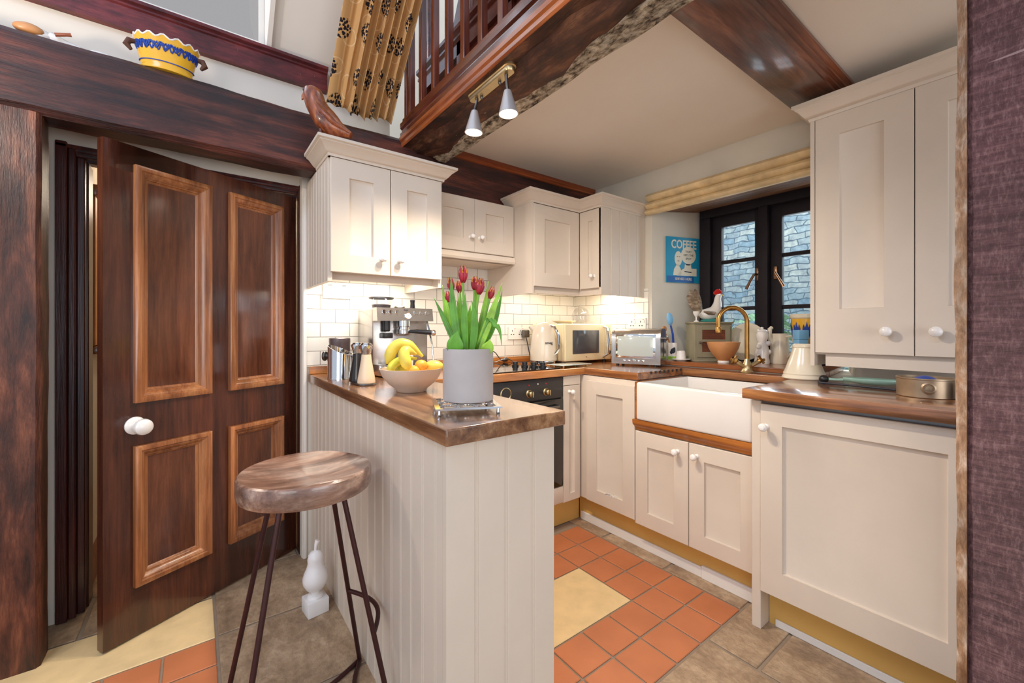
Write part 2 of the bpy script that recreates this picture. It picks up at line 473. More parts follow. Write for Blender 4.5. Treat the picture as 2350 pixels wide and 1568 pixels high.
# ------------------------------------------------------------------ mesh helpers
class MB:
    """collects shapes for ONE mesh object"""
    def __init__(s):
        s.bm = bmesh.new()
        s.mi = 0
        s.uv = None
    def v(s, p):
        return s.bm.verts.new(p)
    def f(s, vs):
        try:
            fc = s.bm.faces.new(vs)
            fc.material_index = s.mi
            return fc
        except ValueError:
            return None
    def hexa(s, P):
        vs = [s.v(p) for p in P]
        for q in ((3, 2, 1, 0), (4, 5, 6, 7), (0, 1, 5, 4), (1, 2, 6, 5), (2, 3, 7, 6), (3, 0, 4, 7)):
            s.f([vs[i] for i in q])
        return vs
    def box(s, a, b, bev=0, seg=2):
        x0, y0, z0 = (min(p, q) for p, q in zip(a, b))
        x1, y1, z1 = (max(p, q) for p, q in zip(a, b))
        vs = s.hexa([(x0, y0, z0), (x1, y0, z0), (x1, y1, z0), (x0, y1, z0), (x0, y0, z1), (x1, y0, z1), (x1, y1, z1), (x0, y1, z1)])
        if bev:
            es = {e for v in vs for e in v.link_edges}
            r = bmesh.ops.bevel(s.bm, geom=list(es), offset=bev, segments=seg, affect='EDGES', profile=.5)
            for fc in r['faces']:
                fc.material_index = s.mi
        return s
    def extr(s, poly, O, U, V, W, L):
        O, U, V, W = Vector(O), Vector(U), Vector(V), Vector(W)
        a = [s.v(O + U * p[0] + V * p[1]) for p in poly]
        b = [s.v(O + U * p[0] + V * p[1] + W * L) for p in poly]
        n = len(poly)
        s.f(a[::-1])
        s.f(b)
        for i in range(n):
            s.f([a[i], a[(i + 1) % n], b[(i + 1) % n], b[i]])
        return s
    def prism(s, poly, z0, z1):
        return s.extr(poly, (0, 0, z0), (1, 0, 0), (0, 1, 0), (0, 0, 1), z1 - z0)
    def rings(s, rr, cap=True, closed=True):
        """skin a list of vertex rings"""
        vr = [[s.v(p) for p in r] for r in rr]
        n = len(vr[0])
        for i in range(len(vr) - 1):
            for j in range(n if closed else n - 1):
                k = (j + 1) % n
                s.f([vr[i][j], vr[i][k], vr[i + 1][k], vr[i + 1][j]])
        if cap and closed:
            s.f(vr[0][::-1])
            s.f(vr[-1])
        return vr
    def tube(s, pts, r, n=10, cap=True, flat=1.0):
        pts = [Vector(p) for p in pts]
        rs = r if isinstance(r, (list, tuple)) else [r] * len(pts)
        rr = []
        t0 = (pts[1] - pts[0]).normalized()
        up = Vector((0, 0, 1)) if abs(t0.z) < .9 else Vector((1, 0, 0))
        nrm = (up - t0 * up.dot(t0)).normalized()
        for i, p in enumerate(pts):
            t = (pts[min(i + 1, len(pts) - 1)] - pts[max(i - 1, 0)]).normalized()
            nrm = (nrm - t * nrm.dot(t)).normalized()
            bn = t.cross(nrm)
            rr.append([p + (nrm * math.cos(a) * flat + bn * math.sin(a)) * rs[i] for a in (2 * PI * k / n for k in range(n))])
        s.rings(rr, cap)
        return s
    def lathe(s, prof, c=(0, 0, 0), ax=(0, 0, 1), n=28, cap=True):
        c, ax = Vector(c), Vector(ax).normalized()
        q = ax.to_track_quat('Z', 'Y')
        rr = [[c + q @ Vector((r * math.cos(a), r * math.sin(a), z)) for a in (2 * PI * k / n for k in range(n))] for r, z in [(max(r, 1e-4), z) for r, z in prof]]
        s.rings(rr, cap)
        return s
    def ball(s, c, r, sc=(1, 1, 1), n=20, m=12, rot=None):
        c = Vector(c)
        rr = []
        for i in range(m + 1):
            th = PI * i / m
            ring = []
            for k in range(n):
                a = 2 * PI * k / n
                p = Vector((max(math.sin(th), 1e-3) * math.cos(a) * r * sc[0], max(math.sin(th), 1e-3) * math.sin(a) * r * sc[1], -math.cos(th) * r * sc[2]))
                ring.append(c + (rot @ p if rot else p))
            rr.append(ring)
        s.rings(rr)
        return s
    def sweep(s, path, prof, closed=False, caps=True):
        """profile [(outward, z)] along a plan path (outward = right of travel), mitred"""
        P = [Vector((p[0], p[1])) for p in path]
        n = len(P)
        def nr(a, b):
            d = (b - a).normalized()
            return Vector((d.y, -d.x))
        rr = []
        for i in range(n):
            if closed:
                a, b = nr(P[i - 1], P[i]), nr(P[i], P[(i + 1) % n])
            else:
                a = nr(P[max(i - 1, 0)], P[max(i, 1)])
                b = nr(P[min(i, n - 2)], P[min(i + 1, n - 1)])
            mtr = (a + b) / (1 + a.dot(b))
            rr.append([(P[i].x + mtr.x * o, P[i].y + mtr.y * o, z) for o, z in prof])
        if closed:
            rr.append(rr[0])
        s.rings(rr, caps and not closed)
        return s
    def loop_uvw(s, O, U, V, W, pts, prof):
        """moulding around a rectangle lying in the plane (U,V): profile [(inward, out)]"""
        O, U, V, W = Vector(O), Vector(U), Vector(V), Vector(W)
        (u0, v0), (u1, v1) = pts
        rr = []
        for cu, cv, su, sv in ((u0, v0, 1, 1), (u1, v0, -1, 1), (u1, v1, -1, -1), (u0, v1, 1, -1), (u0, v0, 1, 1)):
            rr.append([O + U * (cu + su * a) + V * (cv + sv * a) + W * b for a, b in prof])
        s.rings(rr, False)
        return s
    def done(s, name, mats, parent=None, root=None, smooth=32, weld=True):
        me = bpy.data.meshes.new(name)
        if weld:
            bmesh.ops.remove_doubles(s.bm, verts=s.bm.verts, dist=1e-6)
        bmesh.ops.recalc_face_normals(s.bm, faces=s.bm.faces)
        s.bm.to_mesh(me)
        s.bm.free()
        for m in (mats if isinstance(mats, (list, tuple)) else [mats]):
            me.materials.append(M[m] if isinstance(m, str) else m)
        if smooth:
            me.polygons.foreach_set('use_smooth', [True] * len(me.polygons))
            me.set_sharp_from_angle(angle=math.radians(smooth))
        o = bpy.data.objects.new(name, me)
        COL.objects.link(o)
        if parent is not None:
            o.parent = parent
        return o

def thing(name, label, cat, loc=(0, 0, 0), rotz=0, group=None):
    o = bpy.data.objects.new(name, None)
    COL.objects.link(o)
    o.location = loc
    o.rotation_euler = (0, 0, rotz)
    o.empty_display_size = .05
    o['label'] = label
    o['category'] = cat
    if group:
        o['group'] = group
    return o

def part(name, mb, mats, parent, world=True, label=None, smooth=32):
    """a part whose vertices are in world space (world=True) or already local to its thing"""
    r = parent
    while r.parent:
        r = r.parent
    if world:
        mt = Matrix.LocRotScale(r.location, r.rotation_euler, None).inverted()
        mb.bm.transform(mt)
    o = mb.done(name, mats, parent, smooth=smooth)
    if label:
        o['label'] = label
    return o

def single(name, mb, mats, label, cat, loc=(0, 0, 0), group=None, smooth=32, rotz=0, world=True):
    if world:
        mb.bm.transform(Matrix.LocRotScale(Vector(loc), Matrix.Rotation(rotz, 3, 'Z').to_quaternion(), None).inverted())
    o = mb.done(name, mats, smooth=smooth)
    o.location = loc
    o.rotation_euler = (0, 0, rotz)
    o['label'] = label
    o['category'] = cat
    if group:
        o['group'] = group
    return o

def struct(name, mb, mats, label=None, parent=None, smooth=32):
    o = mb.done(name, mats, parent, smooth=smooth)
    if parent is None:
        o['kind'] = 'structure'
    if label:
        o['label'] = label
        o['category'] = 'structure'
    return o

X, Y, Z = Vector((1, 0, 0)), Vector((0, 1, 0)), Vector((0, 0, 1))

def rough_bar(mb, axis, a, b, cu, cv, u0, u1, v0, v1, amp, step=.05, cham=.02, freq=3.0, seed=0):
    """old timber: a chamfered section u x v along an axis, worn by noise"""
    n = max(2, int(abs(b - a) / step))
    sec = []
    def edge(p, q, k):
        for i in range(k):
            t = i / k
            sec.append((p[0] + (q[0] - p[0]) * t, p[1] + (q[1] - p[1]) * t))
    c = cham
    pts = [(u0 + c, v0), (u1 - c, v0), (u1, v0 + c), (u1, v1 - c), (u1 - c, v1), (u0 + c, v1), (u0, v1 - c), (u0, v0 + c)]
    for i in range(8):
        edge(pts[i], pts[(i + 1) % 8], 5 if i % 2 == 0 else 2)
    rr = []
    A = Vector(axis)
    for i in range(n + 1):
        s = a + (b - a) * i / n
        ring = []
        for u, v in sec:
            p = A * s + Vector(cu) * u + Vector(cv) * v
            q = Vector((p.x * freq, p.y * freq, p.z * freq)) + Vector((seed, seed, seed))
            d = noise.noise_vector(q) * amp + noise.noise_vector(q * 4.1) * amp * .35
            d = d - A * d.dot(A)
            ring.append(p + d)
        rr.append(ring)
    mb.rings(rr)
    return mb

# ------------------------------------------------------------------ the setting
XB, YA = 2.45, 2.41       # window wall and cooker wall
CZ = 2.255                # kitchen ceiling

# floor: grout bed with tiles and flags standing a few millimetres proud
fl = MB()
fl.box((-2.4, -2.6, -.10), (3.0, 4.6, -.005))
def tile(x0, y0, x1, y1, mi, g=.004, rough=0):
    fl.mi = mi
    fl.box((x0 + g, y0 + g, -.006), (x1 - g, y1 - g, .0), .0025, 1)
P_ = .16
for i in range(6):
    for j in range(6):
        x1, y0 = 1.86 - P_ * i, .845 + P_ * j
        if 2 <= i <= 5 and 2 <= j <= 3:
            continue
        tile(x1 - P_, y0, x1, y0 + P_, 1)
tile(.90, 1.165, 1.54, 1.485, 2)
for y0, y1 in ((.845, 1.22), (1.22, 1.62), (1.62, 1.9)):
    tile(1.86, y0, 2.1, y1, 3, .0065)
for a in ((1.58, .66, 2.4, .845), (.86, .40, 1.58, .845), (1.58, -.05, 1.95, .66), (1.22, -.05, 1.58, .40), (.86, -.05, 1.22, .40), (1.95, -.05, 2.45, .66), (.3, -.6, 1.2, -.05), (1.2, -.6, 2.2, -.05),
          (.066, 2.0, .56, 2.47), (.066, 1.524, .56, 2.0), (.066, 1.03, .56, 1.524), (.066, .45, .86, 1.03), (.3, -.05, .86, .45),
          (-.36, 2.30, .066, 2.62), (.066, 2.47, .44, 2.62), (-1.0, 2.30, -.36, 2.62), (-1.2, 1.995, -.60, 2.30), (-.40, 2.62, .5, 3.4), (-.40, 3.4, .5, 4.4)):
    tile(*a, 3, .0065)
tile(-.60, 1.995, .066, 2.30, 2)
for i in range(5):
    for j in range(7):
        x1, y1 = .066 - P_ * i, 1.995 - P_ * j
        tile(x1 - P_, y1 - P_, x1, y1, 1)
for i in range(3):
    tile(-1.4, 1.99 - .5 * (i + 1), -.74, 1.99 - .5 * i, 3, .0065)
struct('floor', fl, ['grout', 'terracotta', 'buff', 'flag'], 'mixed floor of terracotta tiles, buff slabs and brown flagstones')

# cooker wall, door wall and the wall above the beam
w = MB()
w.box((.445, YA, 0), (XB + .5, YA + .2, 2.27))
struct('wall_back', w, 'plaster')
w = MB()
w.box((-2.3, 2.48, 0), (-.452, 2.60, 2.25))
w.box((-.452, 2.48, 1.955), (.445, 2.60, 2.25))
w.box((-2.3, 2.33, 2.02), (.445, 2.48, 2.243))
w.box((-.6, 2.45, 2.243), (.93, 2.62, 2.62))
w.box((-2.3, 2.45, 2.243), (-.6, 2.62, 2.62))
struct('wall_left', w, 'plaster')
w = MB()
w.box((-2.3, 2.47, 2.62), (.285, 2.6, 2.64))
w.extr([(2.60, 2.60), (2.42, 2.60), (1.80, 3.22), (1.80, 3.5), (2.60, 4.2)], (.285, 0, 0), (0, 1, 0), (0, 0, 1), (1, 0, 0), .02)
struct('wall_dormer', w, M['ceiling'])
rw = bpy.data.objects.new('window_2', None)
COL.objects.link(rw)
rw.location = (-1.2, 2.5, 2.64)
rw['kind'] = 'structure'
b = MB()
b.box((-2.3, 2.50, 2.6405), (.284, 2.54, 2.67))
b.box((.262, 2.50, 2.6705), (.284, 2.54, 4.2))
part('window_frame', b, 'white_paint', rw)
b = MB()
b.box((-2.3, 2.515, 2.6705), (.2615, 2.52, 4.2))
part('pane', b, 'frosted', rw)
w = MB()
w.extr([(2.46, 2.60), (2.46, 2.66), (1.78, 3.34), (1.78, 3.28)], (.305, 0, 0), (0, 1, 0), (0, 0, 1), (1, 0, 0), .60)
struct('ceiling_slope', w, 'ceiling')

# window wall with splayed opening
w = MB()
w.prism([(XB, 1.69), (2.90, 1.55), (2.97, 1.55), (2.97, 2.62), (XB, 2.62)], 0, 2.27)
w.prism([(XB, .60), (2.90, .74), (2.97, .74), (2.97, -1.2), (XB, -1.2)], 0, 2.27)
w.box((XB, .60, 0), (2.97, 1.69, .964))
w.box((XB, .60, 2.03), (2.97, 1.69, 2.27))
struct('wall_right', w, 'reveal')

# ceilings either side of the cross beam
c = MB()
c.box((1.10, .74, CZ), (XB + .5, 2.62, CZ + .05))
c.box((.88, -1.6, CZ + .03), (XB + .5, .66, CZ + .08))
struct('ceiling', c, 'ceiling')

# metro tile splashbacks
s_ = MB()
s_.box((.466, YA - .008, 1.0), (XB, YA, 1.60))
struct('trim_1', s_, 'tiles_x', 'white metro tile splashback on the cooker wall')
s_ = MB()
s_.box((XB - .008, 1.715, 1.0), (XB, YA - .008, 1.47))
struct('trim_2', s_, 'tiles_y', 'white metro tile splashback beside the window')
# white upright board where the kitchen starts beside the door frame
s_ = MB()
s_.box((.448, 2.395, 0), (.4655, 2.48, 1.93), .003)
struct('trim_3', s_, 'white_paint', 'narrow white board between door frame and units')

# timber
b = MB()
rough_bar(b, X, -2.3, XB, Y, Z, 2.19, 2.345, 1.962, 2.243, .011, .05, .022, 2.2)
single('ceiling_beam', b, 'oak_dark_x', 'massive dark old beam over the door, running on behind the wall cupboards', 'beam', (0, 2.3, 1.96))
b = MB()
rough_bar(b, Z, 0, 1.965, X, Y, -1.15, -.437, 2.195, 2.31, .006, .06, .012, 2.0, 5)
single('oak_post', b, 'oak_dark_z', 'broad dark oak post left of the door', 'post', (-.8, 2.25, 0))
b = MB()
rough_bar(b, Z, 0, 2.60, X, Y, 1.36, 1.56, -.25, .140, .004, .03, .012, 5.0, 2)
po = thing('oak_post', 'purplish saw-marked oak post at the right edge beside the dishwasher', 'post', (1.46, -.05, 0))
part('timber', b, 'oak_purple', po)
b = MB()
rr = []
for i in range(66):
    z = 2.6 * i / 65
    q = noise.noise(Vector((0, 3.3, z * 1.7))) * .006 + noise.noise(Vector((1, 3.3, z * 9))) * .0025
    rr.append([(1.357, .137, z), (1.372, .156 + q, z), (1.50, .160 + q, z), (1.50, .137, z)])
b.rings(rr)
part('waney_edge', b, 'oak_edge', po, label='pale bark edge of the post')

b = MB()   # trim beam up on the wall over the basket
prof = [(0, 2.478), (.035, 2.478), (.038, 2.565), (.046, 2.570), (.046, 2.578), (.060, 2.586), (.060, 2.60), (0, 2.60)]
b.sweep([(-2.3, 2.45), (.57, 2.45)], prof)
single('wall_plate', b, 'plum_beam', 'plum painted timber with a moulded top high on the wall', 'beam', (-.8, 2.45, 2.478))

b = MB()   # cross beam under the kitchen ceiling
b.box((1.02, .612, 2.225), (XB, .786, 2.30), .004)
cb = thing('cross_beam', 'brown boxed beam crossing the kitchen ceiling to the tall wall cupboard', 'beam', (1.75, .70, 2.225))
part('beam', b, 'beam_x', cb)
b = MB()
b.sweep([(XB, .612), (1.02, .612)][::-1], [(0, 2.236), (.012, 2.240), (.012, 2.250), (.024, 2.256), (.024, 2.264), (.040, 2.272), (.040, 2.284), (0, 2.284)])
part('moulding', b, 'mould_dark', cb, label='dark stepped moulding')

# orange moulding where the long beam meets the kitchen ceiling
b = MB()
b.sweep([(1.16, 2.190), (XB - .02, 2.190)], [(0, 2.212), (.010, 2.216), (.010, 2.226), (.018, 2.232), (.018, 2.254), (0, 2.254)])
struct('trim_4', b, 'mould_x', 'orange wood moulding along the kitchen ceiling')

# loft edge: rough beam, trim boards, balustrade
b = MB()
rough_bar(b, Y, -.6, 2.20, X, Z, .955, 1.165, 2.165, 2.36, .019, .035, .035, 4.0, 9)
lb = thing('loft_beam', 'rough hewn beam under the loft edge with a limewashed side', 'beam', (1.06, .8, 2.165))
part('timber', b, 'rough_beam', lb)
b = MB()
rr = []
for i in range(90):
    y = -.6 + 2.76 * i / 89
    q = noise.noise(Vector((y * 4, .5, 0))) * .016
    q2 = noise.noise(Vector((y * 7, 4.5, 0))) * .007
    rr.append([(1.075 + q, y, 2.166 + q2), (1.105 + q, y, 2.152 + q2), (1.15 + q * .5, y, 2.150 - q2), (1.185 + q * .5, y, 2.185), (1.195, y, 2.262), (1.075, y, 2.262)])
b.rings(rr)
part('limewash', b, 'chalk_beam', lb, label='flaking limewashed side of the beam')

ba = thing('balustrade', 'glossy brown loft balustrade with square balusters', 'balustrade', (.93, .8, 2.24))
b = MB()   # fascia board with the moulded orange edge
b.box((.905, -.6, 2.192), (.985, 2.19, 2.25))
part('soffit_board', b, 'rough_beam', ba, label='rough brown board under the rail')
b = MB()
b.sweep([(.905, 2.20), (.905, -.6)], [(0, 2.190), (.004, 2.188), (.010, 2.196), (.010, 2.212), (.018, 2.220), (.018, 2.238), (0, 2.238)])
part('edge_moulding', b, 'mould_y', ba, label='orange edge moulding')
b = MB()
b.sweep([(.915, 2.20), (.915, -.6)], [(0, 2.238), (.022, 2.238), (.022, 2.262), (.012, 2.270), (.012, 2.282), (.022, 2.290), (.022, 2.316), (.008, 2.326), (.008, 2.345), (0, 2.345)])
b.box((.915, -.6, 2.25), (.965, 2.20, 2.345))
part('bottom_rail', b, 'bal_rail', ba)
for k in range(21):
    y = 2.275 - .1405 * k
    if y > 2.2:
        y = 2.18
    b = MB()
    b.box((.915, y - .016, 2.33), (.945, y + .016, 3.35), .002, 1)
    part('baluster', b, 'bal_wood', ba)
b = MB()
b.box((.895, -.6, 3.35), (.965, 2.20, 3.41), .008)
part('handrail', b, 'bal_rail', ba)

pn = thing('panelled_screen', 'dark panelled wood screen seen behind the loft balusters', 'screen', (1.13, .8, 2.30))
b = MB()
b.box((1.12, -.6, 2.385), (1.15, 2.40, 2.74))
for k in range(7):
    y1 = 2.36 - .42 * k
    b.box((1.098, y1 - .06, 2.42), (1.121, y1, 2.70))
b.box((1.098, -.6, 2.385), (1.121, 2.40, 2.43))
b.box((1.098, -.6, 2.63), (1.121, 2.40, 2.70))
part('panel_board', b, 'bal_rail', pn)
b = MB()
b.sweep([(1.12, 2.40), (1.12, -.6)], [(0, 2.69), (.020, 2.69), (.020, 2.70), (.034, 2.71), (.034, 2.722), (.022, 2.73), (.045, 2.745), (.045, 2.765), (0, 2.765)])
part('top_moulding', b, 'bal_rail', pn)
for y in (2.34, 1.80, 1.25, .7):
    b = MB()
    b.box((1.11, y - .035, 2.765), (1.16, y + .035, 3.6), .004)
    part('upright', b, 'bal_rail', pn)
b = MB()
b.extr([(1.95, 2.765), (2.05, 2.765), (1.66, 3.5), (1.56, 3.5)], (1.115, 0, 0), (0, 1, 0), (0, 0, 1), (1, 0, 0), .04)
part('brace', b, 'bal_rail', pn)
w = MB()
w.box((2.3, -.8, 2.31), (2.4, 3.4, 4.6))
w.box((.93, 3.3, 2.31), (2.3, 3.4, 4.6))
struct('wall_loft', w, 'plaster')

# ------------------------------------------------------------------ door, frame, hall
fr = thing('door_1', 'dark moulded door frame behind the open panelled door', 'door frame', (0, 2.5, 0))
del fr['label'], fr['category']
fr['kind'] = 'structure'
b = MB()
for x0, x1, y0, y1 in ((-.452, -.418, 2.462, 2.60), (-.418, -.396, 2.478, 2.60), (-.396, -.372, 2.505, 2.60), (-.386, -.366, 2.545, 2.64)):
    b.box((x0, y0, 0), (x1, y1, 1.912 + (-.372 - x1) + .006), .003, 1)
part('left_jamb', b, 'frame_wood', fr)
b = MB()
for z0, z1, y0 in ((1.955, 1.940, 2.462), (1.945, 1.930, 2.478), (1.935, 1.920, 2.505), (1.928, 1.912, 2.545)):
    b.box((-.452 if y0 < 2.47 else -.40, y0, z1), (.445, 2.60, z0), .003, 1)
part('head', b, 'frame_wood', fr)
b = MB()
b.box((.440, 2.462, 0), (.4475, 2.60, 1.96), .002, 1)
part('right_jamb', b, 'frame_wood', fr)

HG = Vector((.436, 2.525, 0))
dU = Vector((-.874, -.486, 0)).normalized()
dW = Vector((dU.y, -dU.x, 0))                      # towards the room
if dW.y > 0:
    dW = -dW
DT, DWID, DH = .04, .808, 1.905
def dpt(u, v, w_):
    return HG + dU * u + Z * v + dW * w_
dr = thing('panelled_door', 'glossy dark four-panel wooden door standing ajar', 'door', tuple(HG))
b = MB()
panels = [((.083, .912), (.3585, 1.832)), ((.4385, .912), (.718, 1.832)), ((.083, .20), (.3585, .744)), ((.4385, .20), (.718, .744))]
us = [0, .083 + .03, .3585 - .03, .4385 + .03, .718 - .03, DWID]
vs_ = [.008, .20 + .03, .744 - .03, .912 + .03, 1.832 - .03, DH]
for i in range(5):
    for j in range(5):
        hole = i in (1, 3) and j in (1, 3)
        if not hole:
            b.hexa([dpt(us[i], vs_[j], -DT), dpt(us[i + 1], vs_[j], -DT), dpt(us[i + 1], vs_[j], 0), dpt(us[i], vs_[j], 0),
                    dpt(us[i], vs_[j + 1], -DT), dpt(us[i + 1], vs_[j + 1], -DT), dpt(us[i + 1], vs_[j + 1], 0), dpt(us[i], vs_[j + 1], 0)])
bmesh.ops.remove_doubles(b.bm, verts=b.bm.verts, dist=1e-5)
seen = {}
for fc in list(b.bm.faces):
    k = tuple(sorted(v.index for v in fc.verts)) if False else tuple(sorted((round(v.co.x, 4), round(v.co.y, 4), round(v.co.z, 4)) for v in fc.verts))
    seen.setdefault(k, []).append(fc)
bmesh.ops.delete(b.bm, geom=[fc for l in seen.values() if len(l) > 1 for fc in l], context='FACES')
part('door_leaf', b, 'door_wood', dr)
for (p0, p1) in panels:
    b = MB()
    u0, v0, u1, v1 = p0[0] + .02, p0[1] + .02, p1[0] - .02, p1[1] - .02
    b.hexa([dpt(u0, v0, -.03), dpt(u1, v0, -.03), dpt(u1, v0, -.012), dpt(u0, v0, -.012), dpt(u0, v1, -.03), dpt(u1, v1, -.03), dpt(u1, v1, -.012), dpt(u0, v1, -.012)])
    pp = part('door_panel', b, 'door_panel', dr)
    b = MB()
    b.loop_uvw(HG, dU, Z, dW, (p0, p1), [(0, -.002), (0, .018), (.008, .022), (.018, .022), (.022, .016), (.026, .016), (.032, .012), (.040, -.001), (.044, -.001), (.046, -.006), (.052, -.010), (.055, -.014)])
    part('panel_moulding', b, 'door_mould', pp, label='orange moulding framing the panel')
b = MB()
kc = dpt(.712, .824, 0)
b.lathe([(.034, -.001), (.034, .004), (.028, .010), (.016, .014), (.012, .030), (.018, .036), (.027, .044), (.031, .056), (.029, .068), (.020, .077), (.006, .081)], kc, dW)
part('door_knob', b, 'knob', dr, label='white ceramic knob on a round rose')

# hall beyond
w = MB()
w.box((-.50, 2.64, 0), (-.40, 4.5, 2.3))
w.box((-.50, 4.4, 0), (1.0, 4.5, 2.3))
w.box((.55, 2.62, 0), (.65, 4.4, 2.3))
w.box((-.5, 2.62, 2.2), (.65, 4.5, 2.3))
struct('wall_hall', w, 'plaster')
b = MB()
b.sweep([(-.40, 4.38), (-.40, 2.66)][::-1], [(0, 0), (.018, 0), (.018, .10), (.012, .125), (0, .14)])
struct('baseboard_hall', b, 'mould_x')
pc = thing('wall_cupboard', 'orange pine cupboard on the hall wall glimpsed past the door edge', 'cupboard', (-.40, 2.98, 1.1))
b = MB()
b.box((-.40, 2.74, 1.12), (-.372, 3.30, 1.82), .003, 1)
part('panel', b, 'pine', pc)
b = MB()
b.box((-.40, 2.72, 1.08), (-.355, 3.32, 1.115), .004)
part('frame', b, 'door_mould', pc)
b = MB()
b.box((-.40, 2.72, 1.82), (-.360, 3.32, 1.87), .004)
part('frame', b, 'door_mould', pc)
b = MB()
b.ball((-.370, 2.92, 1.47), .05, (.12, .6, 1.1))
part('plaque', b, 'ceramic', pc)
b = MB()
b.box((-.40, 2.66, 1.25), (-.385, 2.71, 1.98), .004)
single('hanging_strap', b, 'black', 'dark narrow strip hanging inside the hall beside the door frame', 'strap', (-.392, 2.685, 1.25))

# ------------------------------------------------------------------ kitchen units
def shaker(parent, O, U, W, w, h, fw=.075, knob=None, t=.02, fwb=None, name='door', kr=.016, panel=True, label=None):
    """framed cupboard door: O is its lower corner on the front plane"""
    O, U, W = Vector(O), Vector(U), Vector(W)
    fwb = fwb or fw
    b = MB()
    P = lambda u, v, q: O + U * u + Z * v + W * q
    def rect(u0, v0, u1, v1, q):
        return [P(u0, v0, q), P(u1, v0, q), P(u1, v1, q), P(u0, v1, q)]
    e = .002
    rr = [rect(0, 0, w, h, -t), rect(0, 0, w, h, -e), rect(e, e, w - e, h - e, 0)]
    if panel:
        rr += [rect(fw, fwb, w - fw, h - fw, 0), rect(fw + .001, fwb + .001, w - fw - .001, h - fw - .001, -.010), rect(fw + .004, fwb + .004, w - fw - .004, h - fw - .004, -.0115)]
    b.rings(rr)
    d = part(name, b, 'cream', parent, label=label)
    if knob:
        b = MB()
        b.lathe([(.011, -.001), (.011, .003), (.006, .008), (.0055, .016), (kr * .75, .021), (kr, .029), (kr * .92, .037), (kr * .55, .043), (.001, .0445)], P(knob[0], knob[1], 0), W, 20)
        part('knob', b, 'knob', d)
    return d

CROWN = [(-.01, 1.955), (.004, 1.955), (.006, 1.966), (.012, 1.968), (.020, 1.976), (.036, 1.996), (.046, 2.002), (.046, 2.006), (.056, 2.010), (.056, 2.022), (-.01, 2.022)]

def bead_panel(b, O, U, W, L, z0, z1, pitch=.075, off=0.0, t=.018):
    """vertical beaded boards as one surface"""
    O, U, W = Vector(O), Vector(U), Vector(W)
    poly = [(0, -t), (0, 0)]
    u = off if off > 0 else pitch
    while u < L - .01:
        poly += [(u - .004, 0), (u - .0015, -.0035), (u + .0015, -.0035), (u + .003, 0), (u + .007, .0), (u + .009, -.002), (u + .011, 0)]
        u += pitch
    poly += [(L, 0), (L, -t)]
    b.extr(poly, O + Z * z0, U, W, Z, z1 - z0)
    return b

# wall cupboard left of the hood
t1 = thing('wall_cupboard', 'cream double wall cupboard with cornice hanging above the coffee machine', 'cupboard', (.743, 2.18, 1.41))
b = MB()
x0, x1, yf, yb = .4655, 1.021, 1.967, 2.40
b.box((x0 + .019, yf, 1.48), (x1 - .018, yb, 1.955))
b.box((x1 - .018, yf - .001, 1.41), (x1, yb, 1.955))
b.box((x0 + .019, 2.03, 1.425), (x1 - .018, 2.045, 1.48))
part('carcass', b, 'cream', t1)
b = MB()
bead_panel(b, (x0, yb, 0), -Y, -X, yb - yf, 1.41, 1.955, .055, .05, .019)
part('side_panel', b, 'cream', t1, label='beaded end panel')
shaker(t1, (x0 + .008, 1.945, 1.45), X, -Y, .268, .504, .08, (.228, .075))
shaker(t1, (x0 + .280, 1.945, 1.45), X, -Y, .268, .504, .08, (.040, .075))
b = MB()
b.sweep([(x0, 2.17), (x0, 1.945), (x1, 1.945), (x1, 2.17)], CROWN)
b.box((x0, 1.945, 1.955), (x1, 2.18, 2.0215))
part('cornice', b, 'cream', t1)
b = MB()
b.box((.52, 2.20, 1.462), (.97, 2.24, 1.479), .004)
part('strip_lamp', b, 'led', t1, label='lit strip lamp')

# small cupboard over the hob
t2 = thing('hood_cupboard', 'low cream double cupboard over the hob between the two taller wall cupboards', 'cupboard', (1.31, 2.25, 1.58))
b = MB()
b.box((1.0225, 2.122, 1.60), (1.598, 2.40, 1.955))
part('carcass', b, 'cream', t2)
shaker(t2, (1.023, 2.10, 1.648), X, -Y, .286, .312, .075, (.255, .085), kr=.014)
shaker(t2, (1.311, 2.10, 1.648), X, -Y, .286, .312, .075, (.032, .085), kr=.014)
b = MB()
b.sweep([(1.023, 2.104), (1.598, 2.104)], [(-.03, 1.600), (.012, 1.600), (.018, 1.612), (.012, 1.640), (-.03, 1.640)])
part('pelmet', b, 'cream', t2)

# corner wall cupboard
t3 = thing('corner_wall_cupboard', 'cream L-shaped corner wall cupboard with cornice above the microwave', 'cupboard', (2.0, 2.2, 1.41))
b = MB()
b.prism([(1.618, 1.952), (2.029, 1.952), (2.029, 1.763), (XB - .001, 1.763), (XB - .001, 2.40), (1.618, 2.40)], 1.47, 1.955)
b.box((1.60, 1.9305, 1.41), (1.618, 2.40, 1.955))
b.box((1.618, 1.955, 1.415), (2.026, 1.97, 1.47))
b.box((2.030, 1.763, 1.415), (2.045, 1.97, 1.47))
part('carcass', b, 'cream', t3)
b = MB()
bead_panel(b, (2.007, 1.745, 0), X, -Y, XB - 2.009, 1.41, 1.955, .088, .088, .018)
part('end_panel', b, 'cream', t3, label='beaded end panel')
shaker(t3, (1.620, 1.93, 1.455), X, -Y, .385, .498, .085)
shaker(t3, (2.007, 1.928, 1.455), -Y, -X, .180, .498, .07, (.125, .075), kr=.014)
b = MB()
b.sweep([(1.60, 2.17), (1.60, 1.93), (2.007, 1.93), (2.007, 1.745), (XB - .003, 1.745)], CROWN)
b.prism([(1.60, 1.93), (2.007, 1.93), (2.007, 1.745), (XB - .003, 1.745), (XB - .003, 2.18), (1.60, 2.18)], 1.955, 2.021)
part('cornice', b, 'cream', t3)
b = MB()
b.box((1.70, 2.20, 1.452), (2.04, 2.24, 1.469), .004)
